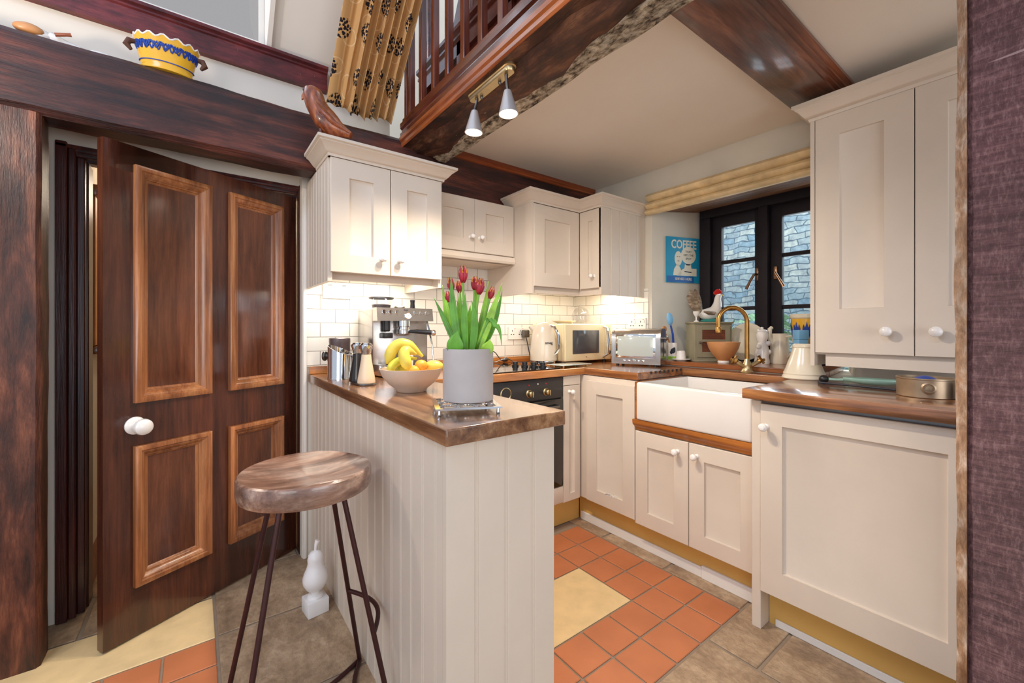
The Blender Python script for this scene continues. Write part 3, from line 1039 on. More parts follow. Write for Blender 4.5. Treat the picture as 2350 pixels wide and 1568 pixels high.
part('strip_lamp', b, 'led', t3, label='lit strip lamp')
b = MB()
b.box((2.26, 1.82, 1.452), (2.30, 2.15, 1.469), .004)
part('strip_lamp', b, 'led', t3, label='lit strip lamp')

# tall wall cupboard on the right
t4 = thing('tall_wall_cupboard', 'tall cream wall cupboard with cornice above the right-hand worktop', 'cupboard', (2.32, .35, 1.04))
b = MB()
b.box((2.222, .0, 1.085), (XB - .001, .684, 2.125))
b.box((2.20, .684, 1.035), (XB - .001, .700, 2.125))
b.box((2.225, .0, 1.035), (2.243, .65, 1.085))
part('carcass', b, 'cream', t4)
shaker(t4, (2.20, .682, 1.093), -Y, -X, .322, 1.030, .088, (.245, .095), kr=.02, fwb=.19)
shaker(t4, (2.20, .357, 1.093), -Y, -X, .322, 1.030, .088, (.060, .095), kr=.02, fwb=.19)
b = MB()
pr = [(o, 2.122 + (z - 1.955) * 1.12) for o, z in CROWN]
b.sweep([(XB - .003, .700), (2.20, .700), (2.20, .0)], pr)
part('cornice', b, 'cream', t4)

# cooker run
t5 = thing('corner_base_cupboard', 'narrow cream base cupboard between the oven and the inside corner', 'cupboard', (1.85, 2.0, 0))
b = MB()
b.box((1.738, 1.822, .165), (1.90, 2.38, .915))
b.box((1.738, 1.80, .862), (1.8775, 1.822, .915))
part('carcass', b, 'cream', t5)
shaker(t5, (1.740, 1.80, .168), X, -Y, .137, .690, .045, (.045, .655), kr=.015)
b = MB()
b.box((1.10, 1.880, .0), (1.950, 1.895, .165))
single('plinth', b, 'plinth', 'ochre plinth board below the oven', 'plinth', (1.5, 1.89, 0))

ov = thing('built_in_oven', 'black built-in oven under the worktop with cream knobs', 'oven', (1.43, 2.1, .17))
b = MB()
b.box((1.127, 1.822, .17), (1.737, 2.38, .915))
part('housing', b, 'oven_black', ov)
b = MB()
b.box((1.127, 1.802, .795), (1.737, 1.822, .914), .003)
part('control_panel', b, 'oven_black', ov)
b = MB()
b.box((1.127, 1.800, .272), (1.737, 1.822, .788), .004)
dd = part('oven_door', b, 'black_glass', ov)
b = MB()
b.tube([(1.20, 1.80, .752), (1.20, 1.765, .752), (1.215, 1.760, .752), (1.65, 1.760, .752), (1.665, 1.765, .752), (1.665, 1.80, .752)], .009)
part('handle', b, 'steel_dark', dd)
b = MB()
b.box((1.127, 1.803, .172), (1.737, 1.822, .268), .002)
part('filler_board', b, 'cream', ov, label='cream board under the oven')
for x in (1.475, 1.600):
    b = MB()
    b.lathe([(.022, -.002), (.022, .004), (.018, .008), (.016, .026), (.012, .030), (.001, .031)], (x, 1.802, .838), -Y, 20)
    k = part('knob', b, 'brass_pale', ov, label='cream metal knob')
    b = MB()
    b.box((x - .004, 1.762, .822), (x + .004, 1.776, .854), .002)
    part('grip', b, 'brass_pale', k)
b = MB()
b.lathe([(.036, -.001), (.036, .004), (.032, .006), (.030, .003), (.001, .003)], (1.315, 1.802, .850), -Y, 28)
ck = part('clock', b, ['brass_pale'], ov, label='round dial with a cream ring')
b = MB()
b.lathe([(.0295, .0), (.0295, .0042), (.001, .0042)], (1.315, 1.802, .850), -Y, 28)
part('dial', b, 'oven_black', ck)
for x, z in ((1.475, .885), (1.600, .885), (1.540, .887)):
    b = MB()
    b.lathe([(.004, -.001), (.004, .002), (.001, .003)], (x, 1.802, z), -Y, 12)
    part('pilot_lamp', b, 'red' if x != 1.540 else 'plastic_white', ov)

# sink run
t6 = thing('corner_base_cupboard', 'cream base cupboard with a scuffed lower edge left of the sink', 'cupboard', (2.1, 1.6, 0))
b = MB()
b.box((1.902, 1.405, .165), (2.44, 2.38, .915))
part('carcass', b, 'cream', t6)
d6 = shaker(t6, (1.88, 1.752, .172), -Y, -X, .347, .718, .078)
b = MB()
for k in range(9):
    u = .14 + random.random() * .13
    b.box((1.8785, 1.752 - u - .012, .243 + random.random() * .012), (1.8802, 1.752 - u + .004, .250 + random.random() * .012))
part('chipped_paint', b, 'plastic_white', d6)
t7 = thing('sink_cupboard', 'cream double cupboard under the white sink with an orange rail', 'cupboard', (2.1, 1.1, 0))
b = MB()
b.box((1.902, .778, .165), (2.44, 1.402, .70))
part('carcass', b, 'cream', t7)
shaker(t7, (1.88, 1.400, .160), -Y, -X, .302, .495, .075, (.248, .440))
shaker(t7, (1.88, 1.094, .160), -Y, -X, .312, .495, .075, (.040, .440))
b = MB()
b.sweep([(1.888, 1.402), (1.888, .779)], [(-.02, .660), (.002, .660), (.004, .668), (.012, .680), (.026, .692), (.030, .702), (.030, .719), (-.02, .719)], caps=True)
part('sink_rail', b, 'rail_wood', t7, label='orange moulded rail under the sink')
b = MB()
b.box((1.880, 1.378, .720), (2.30, 1.402, .915))
part('cheek', b, 'rail_wood', t7, label='orange side board beside the sink')
pl = thing('plinth', 'long ochre plinth board under the sink units with a white strip at its foot', 'plinth', (1.96, 1.3, 0))
b = MB()
b.box((1.955, .778, .0), (1.97, 1.878, .165))
part('board', b, 'plinth', pl)
b = MB()
b.box((1.944, 1.068, .0), (1.9545, 1.86, .050), .002, 1)
part('skirting', b, 'white_paint', pl, label='white strip')
b = MB()
b.box((1.940, .778, .0), (1.9545, 1.066, .060), .002, 1)
part('skirting', b, 'white_paint', pl, label='white strip')

sk = thing('butler_sink', 'large white ceramic butler sink set into the worktop', 'sink', (2.1, 1.07, .72))
b = MB()
x0, x1, y0, y1, z0, z1 = 1.852, 2.335, .797, 1.376, .7195, .918
b.box((x0, y0, z0), (x1, y1, z1), .012, 3)
top = max((fc for fc in b.bm.faces), key=lambda q: q.calc_center_median().z)
r = bmesh.ops.inset_individual(b.bm, faces=[top], thickness=.022)
r = bmesh.ops.extrude_discrete_faces(b.bm, faces=[top])
fc = r['faces'][0]
for v in fc.verts:
    v.co.z = .745
    v.co.x += (2.09 - v.co.x) * .05
    v.co.y += (1.08 - v.co.y) * .05
part('basin', b, 'sink', sk)
b = MB()
b.lathe([(.014, 0), (.014, .004), (.009, .006), (.008, .002), (.001, .002)], (2.311, .93, .885), (-1, 0, 0), 20)
part('overflow', b, 'brass', sk, label='brass overflow ring')

t8 = thing('dishwasher_unit', 'wide cream door of the built-in dishwasher under the right-hand worktop', 'dishwasher', (2.1, .45, 0))
b = MB()
b.box((1.812, .06, .165), (2.40, .740, .912))
part('carcass', b, 'steel_dark', t8)
shaker(t8, (1.79, .740, .160), -Y, -X, .60, .742, .078, (.022, .655), fwb=.10, kr=.016)
b = MB()
b.box((1.800, .742, .0), (2.40, .776, .912), .002, 1)
part('end_panel', b, 'cream', t8)
b = MB()
b.box((1.875, .06, .0), (1.89, .740, .165))
pl = part('plinth', b, 'plinth', t8, label='ochre plinth')
b = MB()
b.box((1.866, .06, .0), (1.8745, .715, .028), .002, 1)
part('skirting', b, 'white_paint', pl)

# worktops
b = MB()
zt, zb = .96, .918
def slab(poly, mi):
    b.mi = mi
    n0 = set(b.bm.edges)
    b.prism(poly, zb, zt)
slab([(.474, .887), (.865, .887), (.865, 1.79), (.474, 2.181 + .228)], 0)
slab([(.474, 2.409), (.865, 1.79), (1.905, 1.79), (2.447, 2.409)], 1)
slab([(2.447, 2.409), (1.905, 1.79), (1.905, 1.404), (2.447, 1.404)], 2)
slab([(2.337, 1.4038), (2.337, .797), (2.447, .797), (2.447, 1.4038)], 2)
wt1 = thing('worktop', 'long U-shaped wooden worktop from the peninsula round to the sink', 'worktop', (1.2, 2.1, .918))
wt_o = part('board', b, ['wt_y', 'wt_x', 'wt_dark'], wt1)
bv = wt_o.modifiers.new('bevel', 'BEVEL')
bv.width = .004
bv.segments = 2
bv.limit_method = 'ANGLE'
b = MB()
b.box((.475, YA - .028, .9605), (XB - .010, YA - .009, 1.0), .003)
b.box((XB - .03, 1.72, .9605), (XB - .009, YA - .03, 1.0), .003)
part('upstand', b, 'wt_x', wt1, label='orange upstand along the tiles')
for k in range(8):
    x = 2.02 + .042 * k
    b = MB()
    b.box((x, 1.4025, .945), (x + .016, 1.4045, .9605))
    part('drainer_groove', b, 'oven_black', wt1, label='dark drainer groove at the sink edge')

wt2 = thing('worktop', 'dark oiled short worktop over the dishwasher', 'worktop', (2.1, .45, .918))
b = MB()
b.box((1.755, .03, .920), (2.447, .7945, .96), .004)
part('board', b, 'wt_dark', wt2)

# peninsula
pe = thing('peninsula_unit', 'cream tongue-and-groove peninsula under the breakfast bar end of the worktop', 'kitchen unit', (.67, 1.6, 0))
b = MB()
b.box((.508, .935, 0), (.846, 2.40, .917))
part('carcass', b, 'cream', pe)
b = MB()
b.box((.848, 1.806, .0), (1.096, 1.82, .915), .001, 1)
part('filler_board', b, 'cream', pe)
b = MB()
bead_panel(b, (.490, 2.40, 0), -Y, -X, 2.40 - .9365, 0, .917, .075, .07)
part('side_panel', b, 'cream', pe, label='beaded panel facing the stool')
b = MB()
bead_panel(b, (.4895, .917, 0), X, -Y, .3565, 0, .917, .0945, .085)
part('end_panel', b, 'cream', pe, label='beaded end panel')

# window sill and window
si = thing('window_sill', 'wooden window sill above the sink', 'sill', (2.65, 1.1, .965))
b = MB()
b.prism([(XB - .012, .715), (XB - .012, 1.695), (XB + .002, 1.688), (2.89, 1.552), (2.89, .76), (XB + .002, .70)], .9645, .991)
o = part('board', b, 'sill_wood', si)
bv = o.modifiers.new('bevel', 'BEVEL')
bv.width = .003
bv.segments = 2

b = MB()
P8 = [(XB - .006, .62, 1.982), (2.888, .75, 2.018), (2.888, 1.552, 2.018), (XB - .006, 1.690, 1.982), (XB - .006, .62, 2.045), (2.888, .75, 2.045), (2.888, 1.552, 2.045), (XB - .006, 1.690, 2.045)]
b.hexa(P8)
single('window_lintel', b, 'lintel', 'weathered grey-brown timber lintel over the window recess', 'lintel', (2.65, 1.1, 1.985))

win = bpy.data.objects.new('window_1', None)
COL.objects.link(win)
win.location = (2.87, 1.15, .99)
win['kind'] = 'structure'
b = MB()
def bar(y0, y1, z0, z1, x0=2.83, x1=2.90, bev=.004):
    b.box((x0, y0, z0), (x1, y1, z1), bev)
bar(1.478, 1.551, 1.0205, 1.9545, 2.80)
bar(.76, .82, 1.0205, 1.9545, 2.80)
bar(.76, 1.551, 1.955, 2.019, 2.80)
bar(.76, 1.551, .992, 1.02, 2.80)
bar(1.112, 1.166, 1.0205, 1.9545, 2.79)
part('window_frame', b, 'win_frame', win)
for y0, y1 in ((1.166, 1.478), (.82, 1.112)):
    b = MB()
    sw = .062
    bar(y0, y0 + sw * .62, 1.02, 1.955, 2.835, 2.875)
    bar(y1 - sw, y1, 1.02, 1.955, 2.835, 2.875)
    bar(y0 + .01, y1 - .01, 1.882, 1.955, 2.836, 2.875)
    bar(y0 + .01, y1 - .01, 1.02, 1.06, 2.836, 2.875)
    for z in (1.645, 1.330):
        bar(y0 + .01, y1 - .01, z - .011, z + .013, 2.845, 2.87, .003)
    cs = part('casement', b, 'win_frame', win)
    b = MB()
    b.box((2.856, y0 + .03, 1.05), (2.859, y1 - .03, 1.90))
    part('pane', b, 'glass', cs)
    yh = y0 + .018 if y0 > 1 else y1 - .03
    b = MB()
    b.box((2.822, yh - .012, 1.50), (2.836, yh + .012, 1.58), .004)
    sgn = 1 if y0 > 1 else -1
    b.tube([(2.826, yh, 1.54), (2.80, yh + .008 * sgn, 1.54), (2.798, yh + .03 * sgn, 1.50), (2.80, yh + .055 * sgn, 1.45)], [.008, .008, .008, .010], 10)
    part('window_handle', b, 'bronze', cs, label='bronze casement handle')

b = MB()   # rolled roman blind
rr = []
for y in [.66 + (1.690 - .66) * i / 40 for i in range(41)]:
    q = noise.noise(Vector((y * 9, 0, 3))) * .004
    pts = [(XB - .002, 2.088), (2.425, 2.091), (2.395, 2.088), (2.374 + q, 2.068), (2.388, 2.046), (2.426, 2.040), (2.390, 2.030), (2.369 + q, 2.010), (2.386, 1.992), (2.424, 1.988),
           (2.384, 1.982), (2.364 + q, 1.965), (2.384, 1.950), (2.43, 1.955), (XB - .002, 1.972)]
    rr.append([(px, y, pz) for px, pz in pts])
b.rings(rr)
single('roman_blind', b, 'blind', 'gathered marbled cream blind pulled up over the kitchen window', 'blind', (2.42, 1.18, 1.96), smooth=60)

# outside
b = MB()
b.box((4.6, -3.0, -.5), (4.9, 6.0, 4.5))
struct('wall_outside', b, 'stone')
b = MB()
b.box((2.98, -3.0, -.3), (4.6, 6.0, -.02))
struct('ground_outside', b, 'ground')
bush = MB()
for k in range(1100):
    p = Vector((3.7 + random.uniform(-.3, .3), random.uniform(.2, 3.0), random.uniform(.2, 1.33) - abs(random.gauss(0, .05))))
    r = random.uniform(.03, .07)
    n = Vector((random.uniform(-1, 1), random.uniform(-1, 1), random.uniform(-.2, 1))).normalized()
    q = n.to_track_quat('Z', 'Y')
    pts = [q @ Vector(v) for v in ((-r, 0, 0), (0, -r * .45, .01), (r, 0, 0), (0, r * .45, .01))]
    bush.f([bush.v(p + v) for v in pts])
for k in range(9):
    y = .5 + .25 * k
    bush.tube([(3.7, y, -.03), (3.72, y + .05, .5), (3.68, y - .04, 1.1)], [.012, .009, .004], 6)
single('shrub', bush, 'bush', 'pale green shrub outside the window low against the stone wall', 'shrub', (3.7, 1.5, -.02))

# ------------------------------------------------------------------ lettering
def text(body, size, O, U, V, mat, parent, name='lettering', squash=1.0, ext=.0006, bold=0):
    U, V = Vector(U).normalized(), Vector(V).normalized()
    cu = bpy.data.curves.new('t', 'FONT')
    cu.body = body
    cu.size = size
    cu.align_x = 'CENTER'
    cu.extrude = ext
    cu.offset = bold
    cu.resolution_u = 3
    tmp = bpy.data.objects.new('t', cu)
    COL.objects.link(tmp)
    bpy.context.view_layer.update()
    me = bpy.data.meshes.new_from_object(tmp.evaluated_get(bpy.context.evaluated_depsgraph_get()))
    bpy.data.objects.remove(tmp)
    W = U.cross(V)
    mt = Matrix(((U.x * squash, V.x, W.x, O[0]), (U.y * squash, V.y, W.y, O[1]), (U.z * squash, V.z, W.z, O[2]), (0, 0, 0, 1)))
    r = parent
    while r.parent:
        r = r.parent
    me.transform(Matrix.LocRotScale(r.location, r.rotation_euler, None).inverted() @ mt)
    me.materials.clear()
    me.materials.append(M[mat])
    me.name = name
    o = bpy.data.objects.new(name, me)
    COL.objects.link(o)
    o.parent = parent
    return o

RD = Vector((math.cos(math.radians(37)), -math.sin(math.radians(37)), 0))   # towards the right of the room, seen from the camera
FD = Vector((math.sin(math.radians(37)), math.cos(math.radians(37)), 0))

# ------------------------------------------------------------------ bar stool
c = Vector((.268, 1.372, 0))
st = thing('bar_stool', 'round wooden bar stool on thin brown metal legs beside the peninsula', 'stool', tuple(c))
b = MB()
R_ = .183
rr = []
prof = [(0, .722), (.93, .722), (.975, .725), (.995, .732), (1.0, .742), (1.0, .774), (.99, .781), (.965, .785), (.90, .784), (.6, .772), (.3, .763), (0, .761)]
for rf, z in prof:
    ring = []
    for k in range(48):
        a = 2 * PI * k / 48
        sx = 1.0 - .10 * max(0, math.cos(a - .5)) ** 6 * rf
        dz = 0
        if z > .76 and rf < .95:
            dz = -.008 * rf * abs(math.cos(a)) + .004 * rf
        r = max(rf, 1e-3) * R_ * sx
        ring.append((c.x + r * math.cos(a), c.y + r * math.sin(a), z + dz))
    rr.append(ring)
b.rings(rr)
part('seat', b, 'stool_wood', st)
feet = {}
for sx in (-1, 1):
    for sy in (-1, 1):
        top = c + Vector((sx * .080, sy * .070, .724))
        ft = c + Vector((sx * .205, sy * .168, .0075))
        feet[(sx, sy)] = (top, ft)
        b = MB()
        b.tube([top, top.lerp(ft, .5), ft], .0075, 12)
        part('leg', b, 'stool_iron', st)
def between(pa, pb, n=16, bulge=(0, 0, 0)):
    pa, pb, bg = Vector(pa), Vector(pb), Vector(bulge)
    return [pa.lerp(pb, i / n) + bg * math.sin(PI * i / n) for i in range(n + 1)]
b = MB()
pA = feet[(1, 1)][0].lerp(feet[(1, 1)][1], .60)
pB = feet[(1, -1)][0].lerp(feet[(1, -1)][1], .60)
b.tube(between(pA, pB, 16, (.050, 0, 0)), .007, 10)
part('footrest', b, 'stool_iron', st)
for sx in (-1, 1):
    b = MB()
    b.tube(between(feet[(sx, 1)][1], feet[(sx, -1)][1], 12, (sx * -.06, 0, 0)), .0074, 10)
    part('floor_rail', b, 'stool_iron', st)
b = MB()
b.tube(between(feet[(1, 1)][1], feet[(-1, 1)][1], 14, (0, -.07, 0)), .0074, 10)
part('floor_rail', b, 'stool_iron', st)

# ------------------------------------------------------------------ stone pear on a plinth
pr_ = thing('pear_ornament', 'white stone pear on a square base on the floor beside the peninsula', 'ornament', (.408, 1.93, 0), .12)
b = MB()
b.box((-.042, -.042, 0), (.042, .042, .062), .003)
part('base', b, 'stone_white', pr_, world=False)
b = MB()
b.lathe([(.030, .060), (.033, .066), (.030, .074), (.018, .080), (.020, .088), (.036, .100), (.048, .122), (.050, .142), (.044, .165), (.034, .188), (.030, .205), (.031, .222), (.028, .240), (.018, .252), (.006, .257), (.001, .257)])
part('pear', b, 'stone_white', pr_, world=False)
b = MB()
b.tube([(0, 0, .254), (.001, 0, .27), (.004, 0, .285), (.010, 0, .296)], [.005, .006, .008, .011], 10)
part('stalk', b, 'stone_white', pr_, world=False)

# ------------------------------------------------------------------ trivet and tulips
tv = thing('trivet', 'square silver metal trivet under the tulip pot', 'trivet', (.636, 1.075, .9605), math.radians(-37 + 14.6))
b = MB()
hs, zt_, zb_ = .092, .0215, .0165
b.sweep([(-hs, -hs), (hs, -hs), (hs, hs), (-hs, hs)], [(-.014, zb_), (0, zb_), (0, zt_), (-.014, zt_), (-.014, zb_)], closed=True)
for k in range(3):
    for j in range(3):
        cx, cy = -.052 + .052 * k, -.052 + .052 * j
        pts = [(cx + .024 * math.cos(a) * (1 + .18 * math.cos(4 * a)), cy + .024 * math.sin(a) * (1 + .18 * math.cos(4 * a)), .019) for a in (2 * PI * q / 24 for q in range(25))]
        b.tube(pts, .0026, 6)
for k in (-.026, .026):
    b.tube([(k, -hs + .005, .0185), (k, hs - .005, .0185)], .0024, 6)
    b.tube([(-hs + .005, k, .0185), (hs - .005, k, .0185)], .0024, 6)
part('grid', b, 'chrome', tv, world=False)
for sx in (-1, 1):
    for sy in (-1, 1):
        b = MB()
        b.lathe([(.005, 0), (.006, .004), (.0045, .008), (.0045, .018)], (sx * .082, sy * .082, 0), n=12)
        part('foot', b, 'chrome', tv, world=False)

tp = thing('potted_tulips', 'red tulips with long green leaves in a grey concrete cylinder pot', 'plant', (.667, 1.108, .9825))
pc_ = Vector((.667, 1.108, 0))
b = MB()
b.lathe([(.001, .9825), (.074, .9825), (.0765, .985), (.0765, 1.136), (.0755, 1.139), (.070, 1.139), (.069, 1.120), (.001, 1.120)], (pc_.x, pc_.y, 0), n=56)
part('pot', b, 'concrete', tp)
b = MB()
b.lathe([(.0685, 1.121), (.04, 1.126), (.001, 1.128)], (pc_.x, pc_.y, 0), cap=False)
part('soil', b, 'soil', tp)
SCL = 1.29 / 965
def ip(px, py, dd=0.0):
    """a point above the pot: sideways and up as seen from the room, dd deeper"""
    k = SCL * (1 + dd / 1.29)
    return pc_ + RD * ((px - 1075) * k) + FD * dd + Z * (1.2 + (754 - py) * k)
def bez(p0, p1, p2, n=12):
    return [p0 * (1 - t) ** 2 + p1 * 2 * t * (1 - t) + p2 * t * t for t in (i / n for i in range(n + 1))]
for i, (px, py, dd, sc, tilt) in enumerate([(1064, 645, -.01, 1.15, -.03), (1036, 664, .02, .95, -.12), (1028, 690, .035, .8, -.2), (1052, 668, .045, .85, 0), (1088, 662, .02, .95, .05), (1101, 672, -.015, 1.1, .1), (1125, 682, .005, .85, .12)]):
    top = ip(px, py, dd)
    base = pc_ + RD * ((px - 1075) * .00045) + FD * dd * .6 + Z * 1.122
    pts = bez(base, base.lerp(top, .55) + RD * random.uniform(-.008, .004), top)
    b = MB()
    b.tube(pts, [.0042 - .0008 * k / 12 for k in range(13)], 8)
    s0 = part('stem', b, 'stem', tp)
    ax = (pts[-1] - pts[-3]).normalized()
    fl_ = MB()
    h, rad = .046 * sc, .0165 * sc
    q = ax.to_track_quat('Z', 'Y')
    for k in range(6):                      # six overlapping petals
        a0 = 2 * PI * k / 6 + (.0 if k % 2 else .1)
        inn = 1.0 if k % 2 else .9
        rr = []
        for j in range(8):
            t = j / 7
            rad_t = rad * inn * (math.sin(min(t * 1.75 + .25, 2.4)) ** .8) * (1 - .62 * t ** 2.2)
            wd = .74 * math.sin(PI * min(t * .86 + .16, .985))
            row = []
            for m in range(5):
                a = a0 + wd * (m / 2 - 1)
                rm = rad_t * (1.0 - .10 * abs(m / 2 - 1))
                row.append(top + q @ Vector((rm * math.cos(a), rm * math.sin(a), -.006 + h * t * (1 - .06 * abs(m / 2 - 1)))))
            rr.append(row)
        fl_.mi = 0
        vr = [[fl_.v(p) for p in row] for row in rr]
        for j in range(7):
            for m in range(4):
                f_ = fl_.f([vr[j][m], vr[j][m + 1], vr[j + 1][m + 1], vr[j + 1][m]])
                if f_:
                    f_.material_index = 1 if ((m in (0, 3) and j > 3) or j == 6) and k % 2 else 0
    fo = part('flower', fl_, ['petal', 'petal_edge'], s0)
    so = fo.modifiers.new('thick', 'SOLIDIFY')
    so.thickness = .0012
def leaf(pts, wmax, mat, cup=.35):
    n = len(pts)
    b = MB()
    rr = []
    for i, p in enumerate(pts):
        t = i / (n - 1)
        d = (pts[min(i + 1, n - 1)] - pts[max(i - 1, 0)]).normalized()
        side = (RD - d * RD.dot(d)).normalized()
        nn = side.cross(d)
        wd = wmax * (math.sin(PI * (t * .82 + .16)) ** .9) * (1 - t ** 6 * .9) + .0006
        row = []
        for m in range(5):
            s = m / 2 - 1
            row.append(p + side * wd * s + nn * (cup * wd * s * s))
        rr.append(row)
    vr = [[b.v(p) for p in r] for r in rr]
    for i in range(n - 1):
        for m in range(4):
            b.f([vr[i][m], vr[i][m + 1], vr[i + 1][m + 1], vr[i + 1][m]])
    o = part('leaf', b, mat, tp, smooth=60)
    so = o.modifiers.new('thick', 'SOLIDIFY')
    so.thickness = .0014
for (bx, mx, my, tx, ty, dd, wd, mt) in [
    (1052, 1026, 740, 996, 683, .0, .011, 'leaf_dark'), (1050, 1022, 720, 1013, 655, .03, .015, 'leaf'),
    (1058, 1040, 720, 1038, 631, -.02, .016, 'leaf_dark'), (1066, 1048, 740, 1054, 668, .02, .013, 'leaf'),
    (1072, 1066, 720, 1072, 672, -.03, .014, 'leaf_dark'), (1080, 1092, 730, 1090, 634, .03, .012, 'leaf'),
    (1084, 1100, 740, 1086, 690, -.03, .015, 'leaf_dark'), (1090, 1112, 730, 1119, 646, .02, .015, 'leaf'),
    (1096, 1122, 745, 1154, 650, -.01, .017, 'leaf'), (1100, 1138, 752, 1150, 664, .03, .013, 'leaf_dark'),
    (1082, 1074, 740, 1076, 700, .04, .018, 'leaf'), (1062, 1058, 740, 1046, 690, .04, .018, 'leaf_dark')]:
    p0 = pc_ + RD * ((bx - 1075) * SCL * .9) + FD * dd * .7 + Z * 1.122
    leaf(bez(p0, ip(mx, my, dd), ip(tx, ty, dd * 1.3), 14), wd * .74, mt)
p0 = pc_ + RD * .022 + FD * -.01 + Z * 1.122                  # one bent right over the rim
leaf(bez(p0, ip(1122, 690, -.01), ip(1140, 752, -.02), 7)[:-1] + bez(ip(1138, 748, -.02), ip(1150, 744, -.02), ip(1153, 793, -.02), 8), .008, 'leaf_dark', .2)
leaf(bez(pc_ - RD * .03 - FD * .045 + Z * 1.122, ip(1046, 790, -.055), ip(1056, 760, -.055), 10), .024, 'leaf_dark', .25)
leaf(bez(pc_ + RD * .045 - FD * .025 + Z * 1.122, ip(1128, 796, -.03), ip(1126, 779, -.03), 10), .018, 'leaf', .25)

# ------------------------------------------------------------------ fruit bowl
bc = Vector((.66, 1.515, .96))
b = MB()
b.lathe([(.001, .9605), (.052, .9605), (.056, .964), (.060, .972), (.085, .992), (.106, 1.018), (.117, 1.046), (.1175, 1.049), (.1145, 1.049), (.103, 1.021), (.082, .997), (.058, .980), (.001, .976)], (bc.x, bc.y, 0), n=56)
single('fruit_bowl', b, 'bowl', 'wide stoneware fruit bowl on the breakfast bar', 'bowl', (bc.x, bc.y, .9605))
BS = 1.565 / 965
def bp(px, py, dd):
    return Vector((bc.x, bc.y, 0)) + RD * ((px - 947) * BS) + FD * dd + Z * (1.2 + (754 - py) * BS)
def banana(p0, p1, p2, r, label, mat):
    pts = bez(p0, p1, p2, 16)
    rad = []
    for i in range(17):
        t = i / 16
        rad.append(r * (.30 if i == 0 else min(1, .42 + t * 4.5) * (1 if t < .74 else max(.26, 1 - (t - .74) * 3.1))))
    o = thing('banana', label, 'banana', tuple(pts[8]), group='bananas in the fruit bowl')
    b = MB()
    b.tube(pts, rad, 10)
    part('skin', b, mat, o, smooth=70)
    b = MB()
    e = (pts[0] - pts[1]).normalized()
    b.tube([pts[0] - e * .001, pts[0] + e * .004], [r * .3, r * .2], 7)
    part('tip', b, 'black', o, label='dark banana tip')
    return o
banana(bp(893, 838, -.01), bp(905, 752, .01), bp(968, 822, .04), .022, 'large banana arching over the top of the fruit bowl', 'banana')
banana(bp(952, 850, -.055), bp(918, 788, -.05), bp(958, 815, .0), .0215, 'banana bending down at the front middle of the fruit bowl', 'banana')
banana(bp(902, 856, -.04), bp(906, 822, -.02), bp(955, 826, .03), .016, 'short banana tucked under the others at the left of the fruit bowl', 'banana_green')
for px, py, dd, r, mt, nm, lb_, sc in [(974, 840, -.03, .024, 'orange', 'clementine', 'clementine beside the bananas in the fruit bowl', (1, 1, .92)),
                                       (962, 852, -.055, .021, 'orange', 'apricot', 'small apricot at the front rim of the fruit bowl', (1, 1, 1)),
                                       (1000, 843, .0, .026, 'yellowfruit', 'lemon', 'long yellow fruit at the right of the fruit bowl', (1.45, 1, .85)),
                                       (917, 853, .045, .030, 'banana_green', 'apple', 'green apple low at the back of the fruit bowl', (1, 1, .9))]:
    p = bp(px, py, dd)
    b = MB()
    b.ball(p, r, sc, rot=Matrix.Rotation(math.radians(-37), 3, 'Z'))
    single(nm, b, mt, lb_, 'fruit', tuple(p))

# ------------------------------------------------------------------ mills, knock box, canister, coffee machine
mc = Vector((.580, 1.838, .9605))
b = MB()
rr = []
for z, k in ((.9605, 1), (.964, 1.02), (.968, 1.0), (.9685, .96)):
    ring = []
    for i in range(40):
        a = 2 * PI * i / 40
        u, v = .040 * math.copysign(1, math.cos(a)) + .040 * math.cos(a), .040 * math.sin(a)
        ring.append(mc + (RD * .6 - FD * .8) * u * k + (FD * .6 + RD * .8) * v * k + Z * (z - .9605))
    rr.append(ring)
b.rings(rr)
single('mill_tray', b, 'steel_dark', 'small oval metal tray under the salt and pepper mills', 'tray', tuple(mc))
MILL = [(.001, .969), (.036, .969), (.037, .974), (.034, .995), (.027, 1.035), (.0215, 1.068), (.0195, 1.090)]
for dx, dy, mt, lb_ in ((-.034, .028, 'peppermill', 'dark grey hourglass pepper mill with a steel cap'), (.024, -.030, 'salt', 'cream hourglass salt mill with a steel cap')):
    p = mc + RD * dx + FD * dy
    k = thing(mt.replace('peppermill', 'pepper_mill').replace('salt', 'salt_mill'), lb_, 'mill', (p.x, p.y, .969))
    b = MB()
    b.lathe(MILL + [(.001, 1.091)], (p.x, p.y, 0))
    part('body', b, mt, k)
    b = MB()
    b.lathe([(.001, 1.0915), (.0195, 1.0915), (.0215, 1.103), (.0275, 1.122), (.0275, 1.130), (.020, 1.138), (.001, 1.140)], (p.x, p.y, 0))
    part('cap', b, 'chrome', k, label='steel cap')

kb = thing('knock_box', 'round steel coffee knock box with a slanting rim', 'knock box', (.556, 2.10, .9605))
b = MB()
rr = []
K = Vector((.556, 2.10, 0))
for r, zf in ((.001, 0), (.060, 0), (.060, .006), (.0585, .010), (.0585, 1), (.0555, 1), (.0555, .10), (.001, .10)):
    ring = []
    for i in range(40):
        a = 2 * PI * i / 40
        h = .135 - .026 * math.cos(a)
        z = h if zf == 1 else zf
        ring.append(K + RD * r * math.cos(a) + FD * r * math.sin(a) + Z * (.9605 + z))
    rr.append(ring)
b.rings(rr)
part('drum', b, 'chrome', kb)
b = MB()
b.tube([K - RD * .076 + Z * 1.068, K + RD * .076 + Z * 1.068], .008, 12)
b.lathe([(.001, -.004), (.021, -.004), (.024, .0), (.022, .007), (.001, .008)], K - RD * .074 + Z * 1.068, -RD)
part('knock_bar', b, 'steel_dark', kb, label='dark bar with a round end')
b = MB()
